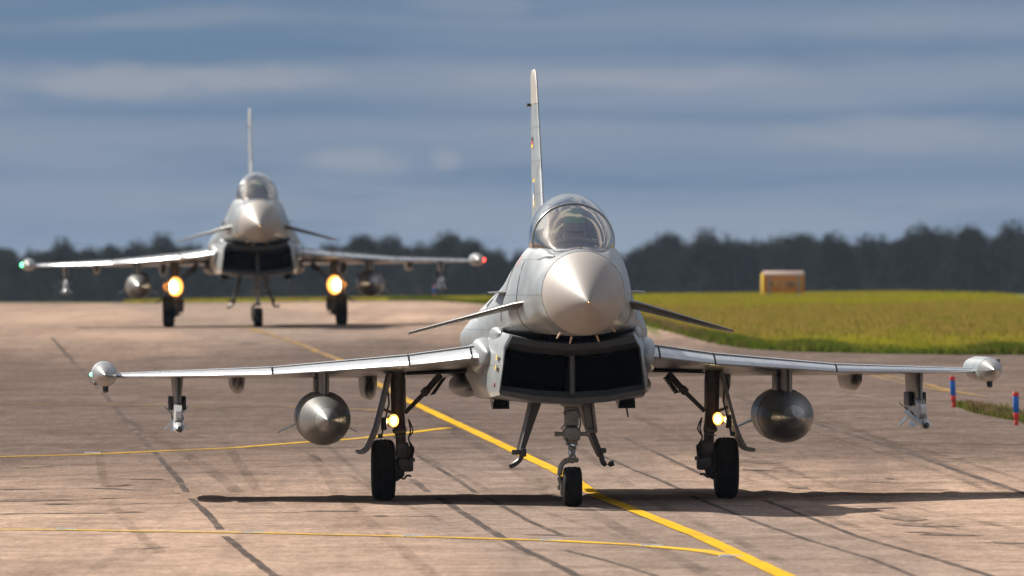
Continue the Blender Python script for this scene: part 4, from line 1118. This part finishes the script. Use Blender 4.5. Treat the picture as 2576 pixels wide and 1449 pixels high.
    P('wheel_hub', lathe_x([(-.08, .02), (-.095, .08), (-.1, .125), (.1, .125), (.095, .08), (.08, .02)], (0, 4.5, .239), 32), 'hub', ng)
    P('gear_hoses', merge(tube(spline([(.07, 4.5, 1.15), (.10, 4.46, 1.0), (.075, 4.46, .90)], 4), .010, 6), tube(spline([(-.07, 4.5, 1.1), (-.09, 4.45, 1.13), (.08, 4.45, 1.16)], 4), .009, 6), tube(spline([(-.07, 4.46, .82), (-.04, 4.45, .74), (.02, 4.45, .69), (.015, 4.45, .60)], 4), .010, 6)), 'hose', ng)
    tag(ng.children[-1], kind='stuff')
    # doors of the nose gear bay, hanging open either side
    def slab(pts, y0, y1, th_, mat, name):
        V, F = [], []
        sp = spline(pts, 3)
        for i, (a, b) in enumerate(sp):
            p0 = sp[max(i - 1, 0)]; p1 = sp[min(i + 1, len(sp) - 1)]
            t = Vector((p1[0] - p0[0], p1[1] - p0[1])).normalized()
            w_ = th_ if not isinstance(th_, list) else th_[0] + (th_[1] - th_[0]) * i / (len(sp) - 1)
            for yy in (y0, y1):
                for s2 in (-1, 1): V.append((a - t.y * w_ * s2, yy, b + t.x * w_ * s2))
        for i in range(len(sp) - 1):
            a = i * 4
            for k, l in ((0, 1), (1, 3), (3, 2), (2, 0)): F.append((a + k, a + l, a + 4 + l, a + 4 + k))
        F.append((0, 1, 3, 2)); e = (len(sp) - 1) * 4; F.append((e, e + 2, e + 3, e + 1))
        return P(name, (V, F), mat, ng, angle=40)
    slab([(-.40, 1.24), (-.44, 1.10), (-.51, .87), (-.58, .64)], 5.0, 6.0, [.06, .024], 'dark', 'gear_door')
    slab([(.16, 1.22), (.23, .98), (.31, .76), (.385, .58)], 5.0, 6.0, [.04, .022], 'dark', 'gear_door')
    P('door_foot', merge(tube(spline([(-.57, 5.0, .66), (-.60, 5.0, .56), (-.67, 5.0, .50), (-.73, 5.0, .475)], 3), [.03] * 10, 8), bbox_bev((-.63, 4.98, .645), (.14, .05, .06), .012), bbox_bev((-.56, 4.98, .64), (.07, .08, .10), .015)), 'dark', ng)
    P('door_foot', merge(tube(spline([(.365, 5.0, .62), (.39, 5.0, .52), (.44, 5.0, .49), (.52, 5.0, .51)], 3), [.032] * 10, 8), bbox_bev((.385, 4.98, .66), (.09, .06, .06), .012)), 'dark', ng)
    P('front_gear_door', merge(bbox_bev((.20, 4.85, 1.09), (.10, .25, .33), .02, ry=-.12), bbox_bev((.275, 4.82, 1.06), (.035, .30, .36), .012, ry=-.12), bbox_bev((.265, 4.78, .90), (.10, .1, .05), .012)), 'gear', ng)
    P('belly_blade', foil([((.63 + .13, 6.9, 1.25), (.76, 7.3, 1.25), .025), ((.80, 7.05, 1.03), (.80, 7.3, 1.03), .02)], axis='x'), 'dark')
    # --- jet pipes
    for s2 in (-1, 1):
        nz = P('exhaust_nozzle', lathe_y([(14.6, .44), (15.2, .43), (15.9, .34), (15.95, .33), (15.9, .31), (15.0, .34)], s2 * .44, 1.85, 28), 'nozzle', angle=30)
        for k in range(14):
            a = 2 * math.pi * k / 14
            P('nozzle_petal', box((s2 * .44 + .40 * math.sin(a), 15.5, 1.85 + .40 * math.cos(a)), (.15, .72, .02), ry=a, rx=0), 'nozzle', nz, smooth=False)
    return root

def copy_tree(o, parent=None):
    c = o.copy(); COL.objects.link(c); c.parent = parent
    for ch in list(o.children): copy_tree(ch, c)
    return c

jet = make_jet()
jet2 = copy_tree(jet)
N1 = (0.902, 141.5); H1 = math.atan(0.0407)
N2 = (-5.92, 290.0); H2 = math.atan(0.0363)
def place(j, n, h, g, roll, pitch=0.0):
    j.rotation_mode = 'XYZ'
    j.location = (n[0], n[1], g)
    j.rotation_euler = (pitch, -roll, h)
place(jet, N1, H1, ground(0.7, 146) + .0054 * .2, 0.0054)
g2a, g2b = ground(-6.1, 294.5), ground(-6.3, 299.2)
pt2 = math.atan((g2b - g2a) / 4.7)
place(jet2, N2, H2, g2a - 4.5 * math.tan(pt2), tilt(296), pt2)
GJ = 'fighter jets taxiing towards the camera'
tag(jet, 'near grey delta-wing fighter jet with its nose wheel beside the yellow line', 'fighter jet', GJ)
tag(jet2, 'second grey fighter jet farther back, with red and green wingtip lights lit', 'fighter jet', GJ)
# lamps of the far jet are enlarged so the meshes carry their glare
for ch in jet2.children_recursive:
    n = ch.name.split('.')[0]
    if n in ('landing_light', 'lamp_halo'):
        ch.data = ch.data.copy()
        c = sum((v.co for v in ch.data.vertices), Vector()) / len(ch.data.vertices)
        for v in ch.data.vertices: v.co = c + (v.co - c) * (2.9 if n == 'landing_light' else 2.9) + Vector((0, -.12 if n == 'landing_light' else .05, 0))
        if n == 'landing_light': ch.data.materials.clear(); ch.data.materials.append(M['lamp_far'])
    if n == 'navigation_light':
        right = sum(v.co.x for v in ch.data.vertices) > 0
        ch.data = ch.data.copy()
        c = sum((v.co for v in ch.data.vertices), Vector()) / len(ch.data.vertices)
        for v in ch.data.vertices: v.co = c + (v.co - c) * 2.0
        ch.data.materials.clear(); ch.data.materials.append(M['red'] if right else M['green'])

# ------------------------------------------------------------------ pilots
def make_pilot():
    me = bpy.data.meshes.new('person')
    P_ = [((0, 4.86, 2.98), .15), ((0, 4.90, 3.12), .15), ((0, 4.92, 3.26), .16), ((0, 4.88, 3.36), .075), ((0, 4.84, 3.43), .07), ((0, 4.80, 3.52), .085),
          ((-.19, 4.90, 3.27), .075), ((-.26, 4.78, 3.05), .055), ((-.20, 4.45, 3.0), .045), ((-.17, 4.36, 3.0), .04),
          ((.19, 4.90, 3.27), .075), ((.26, 4.78, 3.05), .055), ((.20, 4.45, 3.0), .045), ((.17, 4.36, 3.0), .04),
          ((-.11, 4.55, 2.97), .085), ((-.12, 4.30, 2.93), .065), ((.11, 4.55, 2.97), .085), ((.12, 4.30, 2.93), .065)]
    E_ = [(0, 1), (1, 2), (2, 3), (3, 4), (4, 5), (2, 6), (6, 7), (7, 8), (8, 9), (2, 10), (10, 11), (11, 12), (12, 13), (0, 14), (14, 15), (0, 16), (16, 17)]
    me.from_pydata([p for p, r in P_], E_, [])
    o = bpy.data.objects.new('person', me); COL.objects.link(o)
    sk = o.modifiers.new('skin', 'SKIN')
    for i, (p, r) in enumerate(P_):
        me.skin_vertices[0].data[i].radius = (r, r * .9); me.skin_vertices[0].data[i].use_root = i == 0
    ss = o.modifiers.new('sub', 'SUBSURF'); ss.levels = 1; ss.render_levels = 1
    me.materials.append(M['suit'])
    build('helmet', merge(ellipsoid((0, 4.83, 3.535), (.128, .15, .128), 24, 16), ellipsoid((-.075, 4.74, 3.60), (.035, .05, .035), 12, 8), ellipsoid((.075, 4.74, 3.60), (.035, .05, .035), 12, 8)), M['helmet'], o, angle=60)
    build('visor', ellipsoid((0, 4.765, 3.52), (.105, .10, .07), 24, 12), M['visor'], o, angle=60)
    build('oxygen_mask', merge(ellipsoid((0, 4.70, 3.445), (.05, .06, .05), 14, 10), tube(spline([(0, 4.66, 3.43), (.02, 4.62, 3.32), (.08, 4.68, 3.2), (.1, 4.75, 3.1)], 4), .02, 8)), M['hose'], o, angle=60)
    return o
p1 = make_pilot()
p2 = copy_tree(p1)
for p, j in ((p1, jet), (p2, jet2)):
    p.location, p.rotation_euler = j.location, j.rotation_euler
tag(p1, 'helmeted pilot seated under the canopy of the near jet', 'person', 'pilots')
tag(p2, 'helmeted pilot seated under the canopy of the far jet', 'person', 'pilots')

# ------------------------------------------------------------------ marker posts
M['postred'] = material('post_red', (0.80, 0.05, 0.03), 0.45, var=0.2, var_scale=8)
M['postblue'] = material('post_blue', (0.015, 0.16, 0.60), 0.42, var=0.15, var_scale=8)
def post(u, v, lean, label, scale=1.0, d_off=0):
    x, d = pix(u, v); z = ground(x, d)
    r = bpy.data.objects.new('marker_post', None); COL.objects.link(r); r.location = (x, d + d_off, z); r.rotation_euler = (0, lean, 0); r.scale = (scale,) * 3
    def cyl(z0, z1, r0, r1, m, name):
        n = 20; V = []; F = []
        for zz, rr in ((z0, r0 * .9), (z0 + .006, r0), (z1 - .006, r1), (z1, r1 * .9)):
            for k in range(n): t = 2 * math.pi * k / n; V.append((rr * math.cos(t), rr * math.sin(t), zz))
        for i in range(3):
            for k in range(n): F.append((i * n + k, i * n + (k + 1) % n, (i + 1) * n + (k + 1) % n, (i + 1) * n + k))
        F += [tuple(reversed(range(n))), tuple(range(3 * n, 4 * n))]
        return build(name, (V, F), M[m], r)
    cyl(0, .095, .031, .033, 'postred', 'foot')
    cyl(.095, .108, .038, .038, 'black', 'collar')
    cyl(.108, .20, .043, .044, 'postred', 'lower_band')
    cyl(.20, .452, .0455, .046, 'postblue', 'sleeve')
    cyl(.452, .52, .049, .048, 'postred', 'cap')
    return tag(r, label, 'marker post', 'red and blue taxiway marker posts')
post(2400, 1025, -0.06, 'leaning blue and red marker post on bare tarmac beside the grass island')
post(2557, 1070, -0.02, 'upright blue and red marker post in front of the grass island')
post(1092, 754, 0.0, 'small distant blue and red marker post between the two jets')

# ------------------------------------------------------------------ taxiway sign, seen from behind
M['sign'] = material('sign_orange', (0.85, 0.30, 0.04), 0.45, var=0.3, var_scale=5)
M['sign_panel'] = material('sign_back_panel', (0.80, 0.36, 0.10), 0.5, var=0.5, var_scale=4, col2=(0.50, 0.24, 0.08))
M['vent'] = material('sign_vent_brown', (0.26, 0.15, 0.07), 0.6)
M['sign_pale'] = material('sign_top_strip', (0.72, 0.52, 0.42), 0.4)  # pale tone paints in sunlight on the sign's top
M['sign_sunlit'] = material('sign_sunlit_edge', (0.80, 0.50, 0.03), 0.4)  # sunlight on the left edge painted in as bright yellow
M['galv'] = material('galvanised_post', (0.42, 0.42, 0.42), 0.4, metal=0.5)
sd = 404.0; ssx = (1972 - 1288) / FPX * sd; sz0 = ground(ssx, sd)
sign = bpy.data.objects.new('taxiway_sign', None); COL.objects.link(sign); sign.location = (ssx, sd, sz0); sign.rotation_euler = (0, 0, math.radians(6))
zb = EYE - (737 - 700) / FPX * sd - sz0; zt = EYE - (685 - 700) / FPX * sd - sz0
Hs = zt - zb
build('sign_body', bbox_bev((0, .10, zb + Hs * .46), (1.36, .20, Hs * .92), .012), M['sign'], sign)
build('back_panel', bbox_bev((-.0, -.006, zb + Hs * .42), (1.22, .03, Hs * .40), .01), M['sign_panel'], sign)
build('top_strip', bbox_bev((0, .09, zt - Hs * .075), (1.36, .22, Hs * .13), .012, rx=.55), M['sign_pale'], sign)
build('end_cap', bbox_bev((-.695, .14, zb + Hs * .47), (.03, .46, Hs * .96), .008), M['sign_sunlit'], sign)
build('bottom_rail', bbox_bev((0, -.01, zb + Hs * .08), (1.36, .04, Hs * .13), .01), M['sign'], sign)
build('vent_plate', bbox_bev((.22, -.03, zb + Hs * .42), (.26, .02, Hs * .22), .006), M['vent'], sign)
build('vent_plate', bbox_bev((-.42, -.03, zb + Hs * .42), (.08, .02, Hs * .22), .006), M['vent'], sign)
for s2 in (-.49, .48):
    build('post', tube([(s2, -.06, -.15), (s2, -.06, zt - Hs * .08)], .028, 12), M['galv'], sign)
tag(sign, 'orange taxiway sign on two grey posts standing in the meadow, seen from behind', 'sign')

# ------------------------------------------------------------------ meadow and verge grass
def blades(n, place_fn, hmin, hmax, width, seed, per=4):
    rnd = random.Random(seed); V, F = [], []
    for _ in range(n):
        p = place_fn(rnd)
        if p is None: continue
        x, d, k = p; z = ground(x, d)
        for _b in range(per):
            h = rnd.uniform(hmin, hmax) * k; a = rnd.uniform(0, 2 * math.pi); w = width * rnd.uniform(.6, 1.4)
            ox, od = x + rnd.uniform(-.12, .12), d + rnd.uniform(-.12, .12)
            cx_, cd_ = math.cos(a) * w, math.sin(a) * w
            lx, ld = rnd.uniform(-.5, .5) * h, rnd.uniform(-.5, .5) * h
            b = len(V)
            V += [(ox - cx_, od - cd_, z - .04), (ox + cx_, od + cd_, z - .04), (ox + lx * .5 + cx_ * .6, od + ld * .5 + cd_ * .6, z + h * .6), (ox + lx, od + ld, z + h), (ox + lx * .5 - cx_ * .6, od + ld * .5 - cd_ * .6, z + h * .6)]
            F.append((b, b + 1, b + 2, b + 3, b + 4))
    return V, F
def field_pt(r):
    x = r.uniform(-14, 17) if r.random() < .3 else r.uniform(2, 15)
    d0 = edge_d(x)
    d = d0 + 1.2 + (r.random() ** 1.5) * (470 - d0)
    if abs(x) > d * .047 + 1: return None
    return x, d, 1.0
tag(build('meadow_grass', blades(42000, field_pt, .05, .15, .014, 11), M['grass_field'], smooth=False), 'tall yellow-green meadow grass beyond the taxiway', 'grass', kind='stuff')
def verge_pt(r):
    i = r.randrange(1, len(EDGE) - 3); (x0, d0), (x1, d1) = EDGE[i], EDGE[i + 1]
    if i == 1: x0 = 14
    t = r.random(); x = x0 + (x1 - x0) * t; d = d0 + (d1 - d0) * t
    k = .55 + .6 * abs(math.sin(x * 1.7) * math.sin(x * .63 + 1))
    return x + r.uniform(-.1, .1), d + r.uniform(-.3, 4.5) , k
tag(build('verge_grass', blades(9000, verge_pt, .10, .22, .016, 12), M['grass_verge'], smooth=False), 'lush dark green grass along the edge of the taxiway', 'grass', kind='stuff')
# grass island by the posts
IS = [pix(u, v) for u, v in ((2425, 1024), (2470, 1040), (2530, 1052), (2580, 1062), (2640, 1085))]
def island_d(x):
    if x < IS[0][0]: return None
    for (x0, d0), (x1, d1) in zip(IS, IS[1:]):
        if x0 <= x <= x1: return d0 + (d1 - d0) * (x - x0) / (x1 - x0)
    return IS[-1][1]
xi = frange(IS[0][0], IS[0][0] + 8, .25)
V, F = [], []
for x in xi:
    d0 = island_d(x); far = d0 + min(1.0, (x - xi[0]) / 1.5) * 16 + .5
    for k in range(7):
        t = k / 6; d = d0 + (far - d0) * t
        V.append((x, d, ground(x, d) + .02 + .05 * math.sin(math.pi * min(t * 1.6, 1) / 1)))
for i in range(len(xi) - 1):
    for k in range(6): a = i * 7 + k; F.append((a, a + 7, a + 8, a + 1))
tag(build('grass_island', (V, F), M['earth']), kind='structure')
def isl_pt(r):
    x = xi[0] + r.random() ** 1.2 * 4; d0 = island_d(x); far = d0 + min(1.0, (x - xi[0]) / 1.5) * 16 + .5
    d = d0 + (far - d0) * r.random(); return x, d, .6 + .7 * r.random() * min(1, (d - d0) / 6 + .3)
tag(build('island_grass', blades(5200, isl_pt, .06, .17, .010, 13), M['grass_verge'], smooth=False), 'tufted green grass on the island beside the marker posts', 'grass', kind='stuff')
def dry_pt(r):
    a = r.random()
    x = xi[0] + .05 + abs(r.gauss(0, .22)); d0 = island_d(x); return x, d0 + r.uniform(0, 3), .9
def dry_pt2(r):
    x = r.gauss(3.9, .5); return x, edge_d(x) + r.uniform(-.2, 2.0), .9
tag(build('dry_tuft', merge(blades(420, dry_pt, .08, .19, .010, 14), blades(500, dry_pt2, .08, .2, .014, 15)), M['dry_grass'], smooth=False), 'dead brown grass at the tips of the grass verges', 'grass', kind='stuff')

# ------------------------------------------------------------------ far trees
def tree_meshes(seed, spread, pointy):
    r = random.Random(seed); V, F = [], []
    lumps = []
    for i in range(34):
        t = r.random()
        z = 3.5 + t * 11.3
        wid = spread * (math.sin(math.pi * min(1, (t * .86 + .14))) ** pointy)
        a = r.uniform(0, 2 * math.pi); q = wid * math.sqrt(r.random())
        lumps.append((q * math.cos(a), q * math.sin(a), z, r.uniform(1.2, 2.1)))
    lumps.append((0, 0, 13.8, 2.0)); lumps.append((1.5, .2, 12.6, 2.1)); lumps.append((-1.6, .1, 12.4, 2.2))
    for (x, y, z, R) in lumps:
        for _ in range(105):
            u = Vector((r.gauss(0, 1), r.gauss(0, 1), r.gauss(0, 1))).normalized() * (R * r.uniform(.55, 1.12))
            c = Vector((x, y, z)) + u
            n = (u.normalized() + Vector((r.uniform(-.7, .7), r.uniform(-.7, .7), r.uniform(-.7, .7)))).normalized()
            a_ = n.orthogonal().normalized(); b_ = n.cross(a_)
            s = r.uniform(.22, .44); b0 = len(V)
            V += [c - a_ * s, c - b_ * s * .6, c + a_ * s, c + b_ * s * .6]
            F.append((b0, b0 + 1, b0 + 2, b0 + 3))
    tr = [tube([(0, 0, -1), (.1, 0, 3), (0, .1, 8), (.1, 0, 13)], [.42, .34, .22, .06], 8)]
    for (x, y, z, R) in lumps[:9]:
        tr.append(tube([(0, 0, max(2.5, z - 3)), (x * .5, y * .5, z - 1.2), (x, y, z)], [.14, .1, .04], 5))
    return (V, F), merge(*tr)
VAR = []
for k, (sp_, pw) in enumerate(((4.2, .6), (3.8, .55), (4.8, .7), (4.0, .5))):
    c, t = tree_meshes(40 + k, sp_, pw)
    mc = bpy.data.meshes.new('crown'); mc.from_pydata([tuple(v) for v in c[0]], [], c[1]); mc.materials.append(M['leaf'])
    mt = bpy.data.meshes.new('trunk'); mt.from_pydata([tuple(v) for v in t[0]], [], t[1]); mt.materials.append(M['bark'])
    VAR.append((mc, mt))
TOPS = [(20, 640), (85, 628), (160, 611), (225, 622), (285, 620), (350, 606), (410, 598), (480, 612), (560, 622), (640, 618), (740, 620), (830, 612), (908, 594), (985, 590), (1055, 622), (1130, 584), (1190, 606), (1245, 628), (1310, 640), (1390, 640), (1480, 640), (1560, 640),
        (1600, 636), (1632, 610), (1690, 591), (1735, 609), (1778, 587), (1824, 598), (1872, 610), (1908, 602), (1950, 607), (1988, 591), (2024, 591), (2092, 587), (2176, 603), (2226, 599), (2273, 600), (2320, 566), (2358, 587), (2398, 586), (2446, 573), (2486, 594), (2543, 570), (2590, 590)]
NUM = ['first', 'second', 'third', 'fourth', 'fifth', 'sixth', 'seventh', 'eighth', 'ninth', 'tenth', 'eleventh', 'twelfth', 'thirteenth', 'fourteenth', 'fifteenth', 'sixteenth', 'seventeenth', 'eighteenth', 'nineteenth', 'twentieth', 'twenty-first', 'twenty-second', 'twenty-third', 'twenty-fourth']
rt = random.Random(5)
n_left = sum(1 for u, v in TOPS if u < 1590)
for i, (u, v) in enumerate(TOPS):
    d = rt.uniform(1560, 1640); x = (u - 1288) / FPX * d; zg = ground(x, d)
    top = EYE + (700 - v) / FPX * d
    s = (top - zg) / 15.9
    o = bpy.data.objects.new('woodland_tree', None); COL.objects.link(o); o.location = (x, d, zg); o.scale = (s * rt.uniform(.9, 1.2), s * 1.0, s); o.rotation_euler = (0, 0, rt.uniform(0, 6.28))
    mc, mt = VAR[i % 4]
    for nm, me in (('crown', mc), ('trunk', mt)):
        ch = bpy.data.objects.new(nm, me); COL.objects.link(ch); ch.parent = o
    if i < n_left: lab = 'dark far woodland tree, %s from the left edge of the photograph' % NUM[i]
    else: lab = 'dark far woodland tree behind the meadow, %s to the right of the near jet' % NUM[i - n_left]
    tag(o, lab, 'tree', 'trees of the far woodland')
# the depth of the wood behind the front row
r = random.Random(9); V, F = [], []
def skyline(u):
    for (u0, v0), (u1, v1) in zip(TOPS, TOPS[1:]):
        if u0 <= u <= u1: return v0 + (v1 - v0) * (u - u0) / (u1 - u0)
    return 600
for _ in range(2600):
    u = r.uniform(-250, 2830); d = r.uniform(1655, 1760); x = (u - 1288) / FPX * d; zg = ground(x, d)
    top = EYE + (700 - min(max(skyline(u), 560), 660) - 16) / FPX * d
    z = zg + (top - zg) * r.random(); R = r.uniform(1.2, 2.2)
    if z + R > top: z = top - R
    for _k in range(26):
        w = Vector((r.gauss(0, 1), r.gauss(0, 1), r.gauss(0, 1))).normalized() * R * r.uniform(.5, 1.05)
        c = Vector((x, d, z)) + w; n = (w.normalized() + Vector((r.uniform(-.6, .6), r.uniform(-.6, .6), r.uniform(-.6, .6)))).normalized()
        a_ = n.orthogonal().normalized(); b_ = n.cross(a_); s = r.uniform(.35, .7); b0 = len(V)
        V += [c - a_ * s, c - b_ * s * .7, c + a_ * s, c + b_ * s * .7]; F.append((b0, b0 + 1, b0 + 2, b0 + 3))
tag(build('woodland', (V, F), M['leaf'], smooth=False), 'dark mass of woodland behind the first row of trees', 'woodland', kind='stuff')

# ------------------------------------------------------------------ haze in the air
hz = bpy.data.materials.new('haze_air'); hz.use_nodes = True
hz.node_tree.nodes.clear()
pv = hz.node_tree.nodes.new('ShaderNodeVolumePrincipled'); ho = hz.node_tree.nodes.new('ShaderNodeOutputMaterial')
hz.node_tree.links.new(pv.outputs[0], ho.inputs['Volume'])
pv.inputs['Color'].default_value = (0.62, 0.78, 1.0, 1)
pv.inputs['Density'].default_value = 0.000035
V, F = box((0, 2400, -8), (1420, 5220, 40))
o = build('haze', (V, F), hz, smooth=False)
tag(o, kind='stuff')
